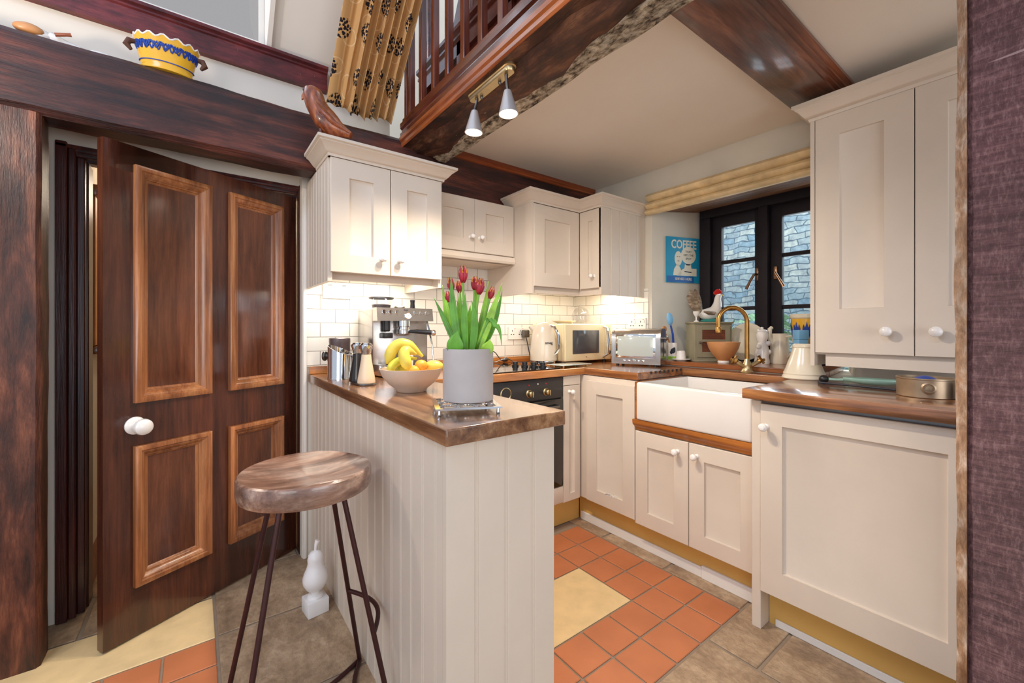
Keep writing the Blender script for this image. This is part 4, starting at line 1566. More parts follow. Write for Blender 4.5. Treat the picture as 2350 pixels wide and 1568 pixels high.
b.lathe([(.001, .9605), (.050, .9605), (.051, .965), (.051, 1.125), (.052, 1.128), (.052, 1.148), (.049, 1.151), (.001, 1.151)], (.600, 2.285, 0), n=36)
single('canister', b, 'copper_dark', 'bronze-grey canister behind the knock box', 'canister', (.600, 2.285, .9605))

cm = thing('coffee_machine', 'large steel espresso coffee machine under the left wall cupboard', 'coffee machine', (.867, 2.2, .9605))
b = MB()
b.box((.716, 2.12, .9655), (1.018, 2.365, 1.30), .006)
b.box((.716, 2.03, .9655), (.745, 2.365, 1.02), .003)
part('body', b, 'steel', cm)
b = MB()
b.extr([(2.05, 1.238), (2.12, 1.238), (2.12, 1.305), (2.062, 1.305)], (.716, 0, 0), (0, 1, 0), (0, 0, 1), (1, 0, 0), .302)
part('control_panel', b, 'steel', cm)
b = MB()
b.box((.720, 1.985, .9655), (1.014, 2.125, 1.000), .006)
tr_ = part('drip_tray', b, 'steel', cm)
b = MB()
for k in range(11):
    b.box((.735 + k * .025, 2.0, 1.0), (.745 + k * .025, 2.11, 1.004), .001, 1)
part('grille', b, 'steel_dark', tr_)
FP = Vector((0, 2.050, 1.238))
pv = Vector((0, .012, .067)).normalized()
pw = Vector((0, -.067, .012)).normalized()
def fp(x, h):
    return Vector((x, 2.050, 1.238)) + pv * h
b = MB()
b.lathe([(.019, -.001), (.019, .006), (.016, .008), (.016, .005), (.001, .005)], fp(.876, .026), pw)
g = part('pressure_gauge', b, 'chrome', cm)
b = MB()
b.lathe([(.0155, .005), (.0155, .0062), (.001, .0062)], fp(.876, .026), pw)
part('dial', b, 'plastic_white', g)
b = MB()
a_ = fp(.876, .026) + pw * .0068
b.tube([a_ - X * .002 - pv * .002, a_ + X * .008 + pv * .009], .0008, 6)
part('needle', b, 'black', g)
for x, h, r in ((.752, .045, .010), (.786, .045, .010), (.820, .045, .010), (.920, .043, .010), (.952, .043, .010), (.985, .043, .010)):
    b = MB()
    b.lathe([(r + .002, -.001), (r + .002, .003), (r, .004), (r * .9, .007), (.001, .0072)], fp(x, h), pw, 18)
    part('button', b, 'chrome', cm)
text('Sage', .013, fp(.868, .054) + pw * .0006, X, pv, 'ink', cm)
b = MB()
b.lathe([(.034, 0), (.034, .03), (.030, .034), (.030, .046), (.001, .046)], (.862, 2.078, 1.240), -Z)
gh = part('group_head', b, 'chrome', cm)
b = MB()
b.lathe([(.001, 0), (.033, 0), (.034, .004), (.034, .022), (.026, .03), (.010, .034), (.001, .034)], (.862, 2.078, 1.196), -Z)
pf = part('portafilter', b, 'steel', cm)
b = MB()
b.tube([(.885, 2.062, 1.185), (.92, 2.035, 1.184), (.960, 2.002, 1.180), (.978, 1.988, 1.178)], [.008, .011, .013, .012], 12)
part('handle', b, 'black', pf, label='black handle')
b = MB()
b.ball((.985, 1.983, 1.178), .015)
part('handle_cap', b, 'chrome', pf)
b = MB()
b.lathe([(.018, 0), (.018, .05), (.014, .056), (.001, .056)], (.775, 2.085, 1.24), -Z)
b.box((.752, 2.06, 1.150), (.80, 2.12, 1.178), .004)
part('grinder_spout', b, 'black', cm, label='black grinder spout')
b = MB()
b.tube([(.992, 2.075, 1.245), (.996, 2.06, 1.20), (1.000, 2.03, 1.12), (1.004, 2.02, 1.03)], .0045, 10)
b.ball((1.0045, 2.0195, 1.028), .007)
part('steam_wand', b, 'chrome', cm)
b = MB()
b.lathe([(.001, 1.301), (.045, 1.301), (.048, 1.305), (.062, 1.360), (.0635, 1.366), (.0605, 1.366), (.047, 1.310), (.001, 1.308)], (.80, 2.23, 0), n=36)
hp = part('bean_hopper', b, 'smoke_glass', cm, label='clear bean hopper')
b = MB()
b.lathe([(.001, 1.309), (.046, 1.309), (.050, 1.326), (.040, 1.330), (.001, 1.331)], (.80, 2.23, 0), n=28)
part('coffee_beans', b, 'copper_dark', hp)
b = MB()
b.lathe([(.0640, 1.358), (.0655, 1.360), (.0655, 1.3664), (.0640, 1.3664)], (.80, 2.23, 0), n=36, cap=False)
part('rim', b, 'steel_dark', hp)
b = MB()
b.lathe([(.0645, 1.3665), (.0645, 1.374), (.05, 1.377), (.001, 1.377)], (.80, 2.23, 0), n=36)
part('lid', b, 'smoke_glass', hp)
b = MB()
b.lathe([(.001, 1.301), (.030, 1.301), (.032, 1.318), (.028, 1.322), (.001, 1.322)], (.905, 2.24, 0))
part('cup_warmer_dish', b, 'steel', cm)
b = MB()
b.lathe([(.001, 1.301), (.028, 1.301), (.028, 1.306), (.014, 1.314), (.012, 1.34), (.014, 1.357), (.001, 1.358)], (.965, 2.20, 0))
single('coffee_tamper', b, 'black', 'black handled tamper standing on the coffee machine', 'tamper', (.965, 2.20, 1.301))
b = MB()
b.lathe([(.001, 1.0045), (.024, 1.0045), (.028, 1.01), (.030, 1.075), (.0285, 1.075), (.026, 1.012), (.001, 1.010)], (.868, 2.04, 0))
single('espresso_cup', b, 'ceramic', 'small white cup on the coffee machine drip tray', 'cup', (.868, 2.04, 1.0045))

# ------------------------------------------------------------------ hob, board, sockets
hb = thing('hob', 'black glass hob let into the worktop over the oven', 'hob', (1.43, 2.07, .9605))
b = MB()
b.box((1.16, 1.825, .9605), (1.735, 2.33, .9655), .0015, 1)
part('glass_top', b, 'black_glass', hb)
for i, (x, y) in enumerate(((1.585, 2.07), (1.62, 2.02), (1.65, 1.97), (1.68, 1.92))):
    b = MB()
    b.lathe([(.001, .9656), (.021, .9656), (.021, .974), (.017, .976), (.016, .994), (.001, .995)], (x, y, 0), n=20)
    part('control_knob', b, 'black', hb)
for x, y, r in ((1.28, 1.95, .08), (1.28, 2.2, .065), (1.50, 2.2, .08), (1.47, 1.93, .065)):
    b = MB()
    b.lathe([(r, .9656), (r, .9659), (r - .003, .9659), (r - .003, .9656)], (x, y, 0), n=40, cap=False)
    part('cooking_ring', b, 'steel_dark', hb)
gb = thing('glass_board', 'clear glass chopping board on small feet beside the kettle', 'chopping board', (1.86, 1.93, .9605))
b = MB()
b.box((1.755, 1.825, .9735), (2.01, 1.97, .9785), .002)
part('board', b, 'toaster_glass', gb)
for x in (1.78, 1.985):
    for y in (1.845, 1.95):
        b = MB()
        b.lathe([(.007, .9605), (.007, .973)], (x, y, 0), n=12)
        part('foot', b, 'brass', gb)

def socket(label, O, U, W, kind):
    O, U, W = Vector(O), Vector(U), Vector(W)
    s = thing('wall_socket', label, 'socket', tuple(O), group='white wall sockets')
    P = lambda u, v, q: O + U * u + Z * v + W * q
    def pbox(b, u0, v0, u1, v1, q0, q1):
        b.hexa([P(u0, v0, q0), P(u1, v0, q0), P(u1, v0, q1), P(u0, v0, q1), P(u0, v1, q0), P(u1, v1, q0), P(u1, v1, q1), P(u0, v1, q1)])
    b = MB()
    pbox(b, -.073, -.043, .073, .043, 0, .009)
    part('plate', b, 'plastic_white', s)
    for sx in (-.036, .036):
        b = MB()
        pbox(b, sx + (.012 if kind else -.012), .008, sx + (.026 if kind else .012), .030, .008, .0125)
        part('switch', b, 'plastic_white', s)
        if kind:
            for du, dv, w_, h_ in ((-.006, .012, .005, .012), (-.017, -.012, .009, .006), (.004, -.012, .009, .006)):
                b = MB()
                pbox(b, sx + du, dv, sx + du + w_, dv + h_, .008, .0095)
                part('pin_hole', b, 'black', s)
            b = MB()
            pbox(b, sx + .014, .031, sx + .024, .034, .008, .0098)
            part('indicator', b, 'red', s)
        else:
            b = MB()
            pbox(b, sx - .010, .026, sx + .010, .029, .012, .0132)
            part('indicator', b, 'black', s)
    return s
socket('white double switch plate under the left wall cupboard', (.615, YA - .0085, 1.405), X, -Y, 0)
so_ = socket('white double socket on the tiles behind the kettle', (1.845, YA - .0085, 1.165), X, -Y, 1)
socket('white double socket on the side tiles above the toaster', (XB - .0085, 1.80, 1.228), -Y, -X, 1)
pg = thing('plug', 'grey plug with a dark flex in the socket behind the kettle', 'plug', (1.905, 2.39, 1.16))
b = MB()
b.box((1.885, 2.352, 1.135), (1.935, 2.392, 1.190), .008)
part('plug_body', b, 'steel_dark', pg)
b = MB()
b.tube([(1.91, 2.365, 1.136), (1.915, 2.352, 1.08), (1.925, 2.345, 1.02), (1.93, 2.335, .972), (1.90, 2.30, .966), (1.86, 2.25, .966)], .0035, 8)
part('flex', b, 'ink', pg)
b = MB()
ca = [(1.70, 2.345, .968), (1.66, 2.35, 1.0), (1.63, 2.352, 1.035), (1.60, 2.355, 1.045), (1.575, 2.355, 1.02), (1.585, 2.35, .99), (1.62, 2.34, .972), (1.68, 2.345, .985), (1.73, 2.345, .99), (1.78, 2.33, .966), (1.81, 2.25, .966)]
sm = []
for i in range(len(ca) - 1):
    p0, p1, p2, p3 = (Vector(ca[max(0, min(len(ca) - 1, i + k))]) for k in (-1, 0, 1, 2))
    for j in range(6):
        t = j / 6
        sm.append(.5 * ((2 * p1) + (p2 - p0) * t + (2 * p0 - 5 * p1 + 4 * p2 - p3) * t * t + (3 * p1 - p0 - 3 * p2 + p3) * t ** 3))
b.tube(sm, .0035, 8)
b.ball((1.71, 2.345, .985), .018, (1.5, .8, .9))
single('flex_cable', b, 'steel_dark', 'looped grey flex lying behind the hob', 'cable', (1.68, 2.34, .9645))

# ------------------------------------------------------------------ kettle, microwave, toaster
kt = thing('kettle', 'rounded cream enamel kettle on a steel base', 'kettle', (1.83, 2.085, .9605))
b = MB()
b.lathe([(.001, .9605), (.080, .9605), (.083, .966), (.083, .990), (.001, .991)], (1.83, 2.085, 0), n=40)
part('base', b, 'chrome', kt, label='chrome base')
b = MB()
b.lathe([(.001, .9915), (.087, .9915), (.088, 1.0), (.085, 1.08), (.078, 1.15), (.067, 1.20), (.058, 1.222), (.050, 1.232), (.036, 1.240), (.015, 1.243), (.001, 1.2435)], (1.83, 2.085, 0), n=40)
kbdy = part('body', b, 'kettle', kt)
b = MB()
pts = bez(Vector((1.83, 2.085, 1.19)) - RD * .060, Vector((1.83, 2.085, 1.21)) - RD * .082, Vector((1.83, 2.085, 1.215)) - RD * .092, 5)
b.tube(pts, [.020, .018, .016, .014, .012, .010], 10)
part('spout', b, 'kettle', kt)
b = MB()
hb_ = Vector((1.83, 2.085, 0)) + RD * .055 + FD * .03
hd = (RD * .80 - FD * .60).normalized()
b.tube([Vector((1.83, 2.085, 1.215)) + hd * .055, Vector((1.83, 2.085, 1.21)) + hd * .085, Vector((1.83, 2.085, 1.15)) + hd * .115, Vector((1.83, 2.085, 1.07)) + hd * .118, Vector((1.83, 2.085, 1.03)) + hd * .085], .010, 10)
part('handle', b, 'chrome', kt)
kn = (-FD * .93 + RD * .3).normalized()
ku = Z.cross(kn) * -1
text('smeg', .026, Vector((1.83, 2.085, 1.10)) + (RD * .34 - FD * .94).normalized() * .0845, (FD * .34 + RD * .94).normalized(), Z, 'steel_dark', kt, ext=.002)

mw = thing('microwave', 'cream microwave oven in the corner beside the kettle', 'microwave', (2.17, 2.17, .9605))
b = MB()
b.box((1.937, 2.012, .978), (2.400, 2.335, 1.232), .012, 3)
part('casing', b, 'cream_plastic', mw)
b = MB()
b.box((1.940, 1.994, .980), (2.335, 2.014, 1.230), .008, 3)
md = part('microwave_door', b, 'cream_plastic', mw)
b = MB()
b.box((2.008, 1.991, 1.028), (2.268, 1.998, 1.188), .003)
part('window', b, 'dark_glass', md, label='grey window')
b = MB()
b.tube([(2.315, 1.996, 1.215), (2.325, 1.968, 1.205), (2.330, 1.958, 1.12), (2.325, 1.964, 1.02), (2.310, 1.996, .998)], [.008, .011, .012, .011, .008], 10)
part('handle', b, 'chrome', md)
text('de', .012, (2.14, 1.9935, 1.002), X, Z, 'steel_dark', md)
b = MB()
b.box((2.338, 1.996, .980), (2.398, 2.014, 1.230), .004)
cp = part('control_panel', b, 'cream_plastic', mw)
b = MB()
b.box((2.350, 1.994, 1.175), (2.388, 1.998, 1.205), .001, 1)
part('display', b, 'lcd', cp, label='green display')
for r_ in range(4):
    for q_ in range(3):
        b = MB()
        b.box((2.349 + q_ * .014, 1.9935, 1.075 + r_ * .022), (2.359 + q_ * .014, 1.998, 1.089 + r_ * .022), .001, 1)
        part('button', b, 'plastic_white', cp)
b = MB()
b.lathe([(.016, 0), (.015, .012), (.001, .013)], (2.369, 1.996, 1.030), -Y, 20)
part('dial', b, 'black', cp)
for x in (1.96, 2.375):
    for y in (2.04, 2.31):
        b = MB()
        b.lathe([(.012, .9605), (.012, .979)], (x, y, 0), n=12)
        part('foot', b, 'black', mw)
pd = Vector((2.26, 2.20, 1.2325))
b = MB()
b.lathe([(.001, 1.2325), (.05, 1.2325), (.055, 1.240), (.085, 1.252), (.087, 1.255), (.054, 1.246), (.001, 1.244)], (2.11, 2.18, 0), n=36)
single('serving_dish', b, 'ceramic_warm', 'shallow cream dish lying on the microwave', 'dish', (2.11, 2.18, 1.2325))
gl_ = thing('glass_tureen', 'clear glass jug with a knob lid standing on the microwave', 'jug', (2.29, 2.19, 1.2325))
b = MB()
b.lathe([(.001, 1.2325), (.045, 1.2325), (.062, 1.25), (.068, 1.29), (.058, 1.325), (.045, 1.34), (.043, 1.34), (.055, 1.323), (.064, 1.29), (.058, 1.254), (.001, 1.240)], (2.29, 2.19, 0), n=32)
part('bowl', b, 'thin_glass', gl_)
b = MB()
b.lathe([(.046, 1.3405), (.03, 1.352), (.008, 1.358), (.010, 1.372), (.001, 1.376)], (2.29, 2.19, 0), n=24)
part('lid', b, 'thin_glass', gl_)

ta = math.atan2(-.937, .348)
to = thing('toaster', 'long silver toaster with a see-through side window', 'toaster', (2.305, 1.690, .9605), ta)
hw, hd_ = .142, .076
b = MB()
sec = [(-hd_, .012), (-hd_, .175), (-hd_ + .006, .205), (-hd_ + .022, .228), (-hd_ + .045, .236), (hd_ - .045, .236), (hd_ - .022, .228), (hd_ - .006, .205), (hd_, .175), (hd_, .012)]
b.extr(sec, (-hw, 0, 0), (0, 1, 0), (0, 0, 1), (1, 0, 0), 2 * hw)
part('casing', b, 'steel', to, world=False, smooth=40)
b = MB()
b.extr([(y * 1.03, z * 1.015) for y, z in sec], (hw, 0, 0), (0, 1, 0), (0, 0, 1), (1, 0, 0), .014)
part('end_cap', b, 'steel', to, world=False, smooth=40)
b = MB()
b.extr([(y * 1.03, z * 1.015) for y, z in sec], (-hw - .012, 0, 0), (0, 1, 0), (0, 0, 1), (1, 0, 0), .012)
ec = part('end_cap', b, 'steel', to, world=False, smooth=40)
b = MB()
b.box((-.115, -hd_ - .003, .062), (.112, -hd_ + .004, .190), .004)
part('window', b, 'toaster_glass', to, world=False, label='pale see-through window')
b = MB()
b.box((-.128, -hd_ - .0015, .050), (.126, -hd_ + .003, .204), .004)
part('window_frame', b, 'chrome', to, world=False)
for k in range(5):
    b = MB()
    b.lathe([(.007 if k != 2 else .011, 0), (.007 if k != 2 else .011, .006), (.001, .008)], (-.07 + .03 * k, -hd_, .034), (0, -1, 0), 16)
    part('button', b, 'chrome', to, world=False)
b = MB()
b.box((-.11, -.020, .233), (.11, .020, .2375), .002, 1)
part('bread_slot', b, 'black', to, world=False)
b = MB()
b.box((hw + .0145, -.004, .06), (hw + .016, .004, .17), .0005, 1)
part('lever_track', b, 'black', to, world=False)
b = MB()
b.lathe([(.006, 0), (.006, .012), (.016, .014), (.018, .022), (.012, .028), (.001, .029)], (hw + .014, 0, .178), (1, 0, 0), 20)
part('lever', b, 'steel', to, world=False)
for sx in (-1, 1):
    for sy in (-1, 1):
        b = MB()
        b.lathe([(.010, 0), (.010, .0125)], (sx * .12, sy * .055, 0), n=12)
        part('foot', b, 'black', to, world=False)

# ------------------------------------------------------------------ things on the sill
ZS = .9915
up = (2.515, 1.575)
u_ = thing('utensil_pot', 'small white pot with a dark bird print and a green band behind the toaster', 'pot', (*up, ZS))
b = MB()
b.lathe([(.001, ZS), (.029, ZS), (.030, ZS + .004), (.030, ZS + .115), (.028, ZS + .115), (.027, ZS + .008), (.001, ZS + .007)], (*up, 0), n=32)
part('pot', b, 'ceramic', u_)
b = MB()
b.lathe([(.0303, ZS + .004), (.0306, ZS + .006), (.0306, ZS + .024), (.0303, ZS + .026)], (*up, 0), n=32, cap=False)
part('band', b, 'leaf', u_, label='green band')
b = MB()
for a0, z, w_, h_ in ((.0, .062, .5, .016), (.25, .072, .25, .012), (-.35, .052, .3, .01)):
    base_a = math.atan2(-up[1], -up[0])
    n = 6
    vr = []
    for i in range(n + 1):
        a = base_a + a0 + w_ * (i / n - .5) * 2
        hh = h_ * math.sin(PI * (i + .5) / (n + 1)) + .002
        vr.append([b.v((up[0] + .0306 * math.cos(a), up[1] + .0306 * math.sin(a), ZS + z - hh)), b.v((up[0] + .0306 * math.cos(a), up[1] + .0306 * math.sin(a), ZS + z + hh))])
    for i in range(n):
        b.f([vr[i][0], vr[i + 1][0], vr[i + 1][1], vr[i][1]])
part('bird_print', b, 'ink', u_, label='dark bird print')
q = Vector((*up, 0))
br_ = thing('washing_brush', 'pale blue washing-up brush with a dark blue handle in the white pot', 'brush', (*up, ZS))
b = MB()
b.tube([q + Z * (ZS + .016) + RD * .004 - FD * .012, q - RD * .006 - FD * .014 + Z * 1.16, q - RD * .020 - FD * .014 + Z * 1.22], [.007, .007, .006], 10)
part('handle', b, 'darkblue', br_)
b = MB()
b.ball(q - RD * .026 - FD * .014 + Z * 1.262, .024, (.85, .7, 1.75), rot=Matrix.Rotation(math.radians(-37), 3, 'Z') @ Matrix.Rotation(-.12, 3, 'Y'))
part('brush_head', b, 'cloth_blue', br_)
b = MB()
b.tube([q + Z * (ZS + .03) + FD * .012 - RD * .004, q - RD * .022 + FD * .022 + Z * 1.13, q - RD * .045 + FD * .026 + Z * 1.175], .005, 8)
b.ball(q - RD * .049 + FD * .021 + Z * 1.196, .016, (1, .5, 1.3), rot=Matrix.Rotation(math.radians(-37), 3, 'Z'))
single('wooden_spoon', b, 'pine', 'wooden spoon leaning out of the white pot', 'spoon', (*up, ZS))

b = MB()
b.lathe([(.001, ZS), (.028, ZS), (.030, ZS + .004), (.058, ZS + .012), (.0585, ZS + .015), (.030, ZS + .008), (.001, ZS + .0075)], (2.482, 1.498, 0), n=36)
single('saucer', b, 'ceramic', 'white saucer on the sill under the upturned cup', 'saucer', (2.482, 1.498, ZS))
b = MB()
b.lathe([(.028, ZS + .0085), (.030, ZS + .010), (.027, ZS + .055), (.024, ZS + .064), (.020, ZS + .066), (.016, ZS + .064), (.001, ZS + .063)], (2.482, 1.498, 0), n=32)
single('cup', b, 'ceramic', 'white cup standing upside down on the saucer', 'cup', (2.482, 1.498, ZS + .0085))

ms = thing('meat_safe', 'small sage painted cabinet with a wire mesh door on the sill', 'cabinet', (2.625, 1.392, ZS), math.radians(-37))
b = MB()
W2, D2, H2 = .118, .066, .238
b.box((-W2, -D2 + .004, .012), (W2, D2, H2), .002, 1)
b.box((-W2 - .006, -D2 - .006, H2), (W2 + .006, D2 + .004, H2 + .012), .003)
b.box((-W2 - .003, -D2 - .003, 0), (W2 + .003, D2 + .002, .014), .003)
part('case', b, 'sage', ms, world=False)
b = MB()
fr2 = (-W2 + .016, .028, W2 - .016, H2 - .012)
b.box((fr2[0], -D2 - .004, fr2[1]), (fr2[0] + .030, -D2 + .006, fr2[3]), .001, 1)
b.box((fr2[2] - .030, -D2 - .004, fr2[1]), (fr2[2], -D2 + .006, fr2[3]), .001, 1)
for z0, z1 in ((fr2[1], fr2[1] + .034), (.125, .140), (fr2[3] - .026, fr2[3])):
    b.box((fr2[0] + .03, -D2 - .004, z0), (fr2[2] - .03, -D2 + .006, z1), .001, 1)
dm = part('mesh_door', b, 'sage', ms, world=False)
b = MB()
b.box((fr2[0] + .028, -D2 - .0005, fr2[1] + .03), (fr2[2] - .028, -D2 + .004, fr2[3] - .02))
part('backing', b, 'mould_x', dm, world=False, label='rust coloured dark interior')
b = MB()
n = 16
for k in range(-10, n + 4):
    for sg in (1, -1):
        x0 = fr2[0] + .03 + k * .0095
        z0, z1 = fr2[1] + .034, fr2[3] - .026
        dx = (z1 - z0) * .62 * sg
        pa, pb = Vector((x0, -D2 - .001, z0)), Vector((x0 + dx, -D2 - .001, z1))
        lo, hi = fr2[0] + .030, fr2[2] - .030
        ts = sorted(((lo - pa.x) / dx, (hi - pa.x) / dx))
        t0, t1 = max(0, ts[0]), min(1, ts[1])
        if t1 - t0 > .05:
            b.tube([pa.lerp(pb, t0), pa.lerp(pb, t1)], .0009, 4)
wm = part('wire_mesh', b, 'black', dm, world=False)
b = MB()
b.lathe([(.006, 0), (.004, .006), (.008, .010), (.006, .016), (.001, .017)], (fr2[0] + .014, -D2 - .003, .12), (0, -1, 0), 14)
part('latch', b, 'steel_dark', dm, world=False)

# cockerel standing on the cabinet, facing the window side
ro = thing('cockerel_ornament', 'painted cockerel ornament with a red comb on the sage cabinet', 'ornament', (2.625, 1.392, ZS + .2505), math.radians(-37))
b = MB()
b.lathe([(.001, 0), (.058, 0), (.060, .004), (.054, .014), (.03, .018), (.001, .019)], (.01, 0, 0), n=28)
part('base', b, 'teal', ro, world=False, label='green base')
b = MB()
b.tube([(-.062, 0, .052), (-.045, 0, .050), (-.015, 0, .047), (.022, 0, .055), (.048, 0, .082), (.056, 0, .118), (.058, 0, .150), (.064, 0, .168), (.076, 0, .174)], [.014, .028, .038, .041, .034, .024, .019, .018, .010], 18)
bd = part('body', b, 'ceramic', ro, world=False)
b = MB()
b.tube([(-.045, -.030, .066), (-.02, -.041, .056), (.012, -.039, .054), (.03, -.03, .06)], [.008, .020, .018, .006], 12, flat=.6)
b.tube([(-.045, .030, .066), (-.02, .041, .056), (.012, .039, .054), (.03, .03, .06)], [.008, .020, .018, .006], 12, flat=.6)
part('wing', b, 'feather', bd, world=False, label='brown striped wing')
for k, (ang, ln, wd) in enumerate(((2.50, .105, .022), (2.25, .145, .024), (2.02, .165, .024), (1.80, .160, .021))):
    b = MB()
    p0 = Vector((-.048, (k - 1.5) * .006, .055))
    d = Vector((math.cos(ang), 0, math.sin(ang)))
    p2 = p0 + d * ln
    b.tube(bez(p0, p0 + d * ln * .6 + Z * .012, p2, 8), [r_ * .42 for r_ in (.010, wd * .8, wd, wd * 1.05, wd * 1.05, wd, wd * .9, wd * .65, .005)], 12, flat=2.4)
    part('tail_feather', b, 'feather', ro, world=False)
b = MB()
for x, z, r in ((.040, .186, .010), (.052, .194, .012), (.064, .196, .012), (.075, .190, .010)):
    b.ball((x, 0, z), r, (1, .4, 1.2), 12, 8)
b.tube([(.040, 0, .178), (.060, 0, .184), (.078, 0, .182)], .008, 8)
part('comb', b, 'red', ro, world=False, label='red comb')
b = MB()
b.ball((.078, 0, .148), .010, (.7, .6, 1.7), 12, 8)
part('wattle', b, 'red', ro, world=False, label='red wattle')
b = MB()
b.lathe([(.006, 0), (.003, .010), (.0005, .018)], (.080, 0, .172), (1, 0, -.25), 10)
part('beak', b, 'yellowfruit', ro, world=False)
eg = Vector((2.625, 1.392, 0)) - RD * .094 - FD * .035
b = MB()
z0 = ZS + .2505
b.lathe([(.001, z0), (.016, z0), (.014, z0 + .004), (.005, z0 + .010), (.005, z0 + .030), (.010, z0 + .036), (.019, z0 + .052), (.020, z0 + .066), (.018, z0 + .066), (.008, z0 + .042), (.001, z0 + .041)], (eg.x, eg.y, 0), n=24)
single('egg_cup', b, 'ceramic', 'white footed egg cup at the left end of the sage cabinet', 'egg cup', (eg.x, eg.y, z0))

b = MB()
b.lathe([(.001, ZS), (.030, ZS), (.033, ZS + .008), (.030, ZS + .016), (.030, ZS + .018), (.060, ZS + .050), (.082, ZS + .092), (.091, ZS + .125), (.0905, ZS + .128), (.087, ZS + .127), (.078, ZS + .095), (.055, ZS + .055), (.001, ZS + .026)], (2.528, 1.250, 0), n=48)
for f_ in b.bm.faces:
    c_ = f_.calc_center_median()
    rr_ = math.hypot(c_.x - 2.528, c_.y - 1.250)
    f_.material_index = 2 if c_.z < ZS + .017 else 0
for f_ in list(b.bm.faces):
    f_.normal_update()
single('mixing_bowl', b, ['terrabowl', 'bowl_in', 'ceramic'], 'terracotta bowl with a white foot behind the tap spout', 'bowl', (2.528, 1.250, ZS))

# plate leaning on the window
b = MB()
prof = [(.001, .0), (.070, .0), (.076, .004), (.108, .016), (.118, .019), (.119, .022), (.108, .021), (.075, .010), (.068, .006), (.001, .006)]
pax = Vector((-1, 0, .22)).normalized()
b.lathe(prof, (2.782, 1.225, ZS + .1215), pax, 48)
single('dinner_plate', b, 'ceramic_warm', 'cream plate leaning upright against the window behind the tap', 'plate', (2.76, 1.235, ZS))

fg = Vector((2.685, 1.10, 0))
f0 = thing('figurine_pot', 'white figure-shaped lidded pot beside the leaning plate', 'pot', (fg.x, fg.y, ZS))
b = MB()
b.lathe([(.001, ZS), (.040, ZS), (.042, ZS + .01), (.036, ZS + .04), (.040, ZS + .065), (.034, ZS + .10), (.024, ZS + .125), (.030, ZS + .15), (.032, ZS + .17), (.027, ZS + .19), (.001, ZS + .19)], (fg.x, fg.y, 0), n=28)
for dx, z in ((-.03, .05), (.03, .07), (-.028, .10), (.026, .12)):
    b.ball(fg + RD * dx - FD * .018 + Z * (ZS + z), .015, n=12, m=8)
part('body', b, 'ceramic', f0)
b = MB()
b.lathe([(.030, ZS + .1905), (.026, ZS + .200), (.008, ZS + .206), (.009, ZS + .214), (.001, ZS + .218)], (fg.x, fg.y, 0), n=24)
part('lid', b, 'ceramic', f0)

jg = Vector((2.778, 1.040, 0))
j0 = thing('jug', 'tall cream jug with its handle to the front on the sill', 'jug', (jg.x, jg.y, ZS))
b = MB()
b.lathe([(.001, ZS), (.053, ZS), (.055, ZS + .006), (.050, ZS + .09), (.046, ZS + .165), (.048, ZS + .178), (.045, ZS + .178), (.043, ZS + .165), (.046, ZS + .02), (.001, ZS + .015)], (jg.x, jg.y, 0), n=36)
part('body', b, 'ceramic_warm', j0)
b = MB()
hv = (-FD * .9 + RD * .25).normalized()
b.tube([jg + hv * .044 + Z * (ZS + .16), jg + hv * .085 + Z * (ZS + .165), jg + hv * .095 + Z * (ZS + .12), jg + hv * .082 + Z * (ZS + .07), jg + hv * .050 + Z * (ZS + .04)], [.006, .007, .007, .007, .006], 10)
part('handle', b, 'ceramic_warm', j0)
b = MB()
b.tube([jg - RD * .036 + Z * (ZS + .10), jg - RD * .062 + Z * (ZS + .16), jg - RD * .058 + Z * (ZS + .205), jg - RD * .046 + Z * (ZS + .215)], [.016, .013, .012, .010], 12)
part('spout', b, 'ceramic_warm', j0)

pp_ = Vector((2.705, .880, 0))
pl_ = thing('painted_planter', 'blue and yellow painted pottery planter at the right of the sill', 'planter', (pp_.x, pp_.y, ZS))
b = MB()
b.lathe([(.001, ZS), (.050, ZS), (.052, ZS + .01), (.060, ZS + .12), (.070, ZS + .22), (.072, ZS + .262), (.001, ZS + .263)], (pp_.x, pp_.y, 0), n=40)
part('body', b, 'yellow_glaze', pl_)
b = MB()
b.lathe([(.0725, ZS + .262), (.078, ZS + .268), (.079, ZS + .285), (.075, ZS + .288), (.070, ZS + .286), (.068, ZS + .264)], (pp_.x, pp_.y, 0), n=40)
part('rim', b, 'ceramic_warm', pl_)
def wrap_patch(b, cx, cy, prof_r, a0, z0, wa, wz, n=8, shape=0):
    vr = []
    for i in range(n + 1):
        t = i / n * 2 - 1
        hh = wz * math.sqrt(max(0, 1 - t * t)) + .0004
        if shape:
            hh *= 1 + .5 * math.cos(t * 9)
        a = a0 + wa * t
        row = []
        for s in (-1, 0, 1):
            z = z0 + hh * s
            r = prof_r(z) + .0012
            row.append(b.v((cx + r * math.cos(a), cy + r * math.sin(a), z)))
        vr.append(row)
    for i in range(n):
        for m in range(2):
            b.f([vr[i][m], vr[i + 1][m], vr[i + 1][m + 1], vr[i][m + 1]])
b = MB()
pr_r = lambda z: .052 + (.070 - .052) * min(1, max(0, (z - ZS - .01) / .21)) + (.002 if z > ZS + .22 else 0)
for k in range(9):
    wrap_patch(b, pp_.x, pp_.y, pr_r, 2 * PI * k / 9, ZS + .195, .30, .034, 10, 1)
    wrap_patch(b, pp_.x, pp_.y, pr_r, 2 * PI * (k + .5) / 9, ZS + .10, .26, .030, 10, 1)
part('painted_leaves', b, 'darkblue', pl_, label='deep blue painted leaves')
bx_ = thing('cloth_box', 'pale blue upright cloth box at the right end of the sill', 'box', (2.572, .862, ZS), math.radians(-37))
b = MB()
b.box((-.025, -.025, 0), (.025, .025, .150), .003)
part('box_body', b, 'cloth_blue', bx_, world=False)
b = MB()
b.box((-.027, -.027, .150), (.027, .027, .200), .004)
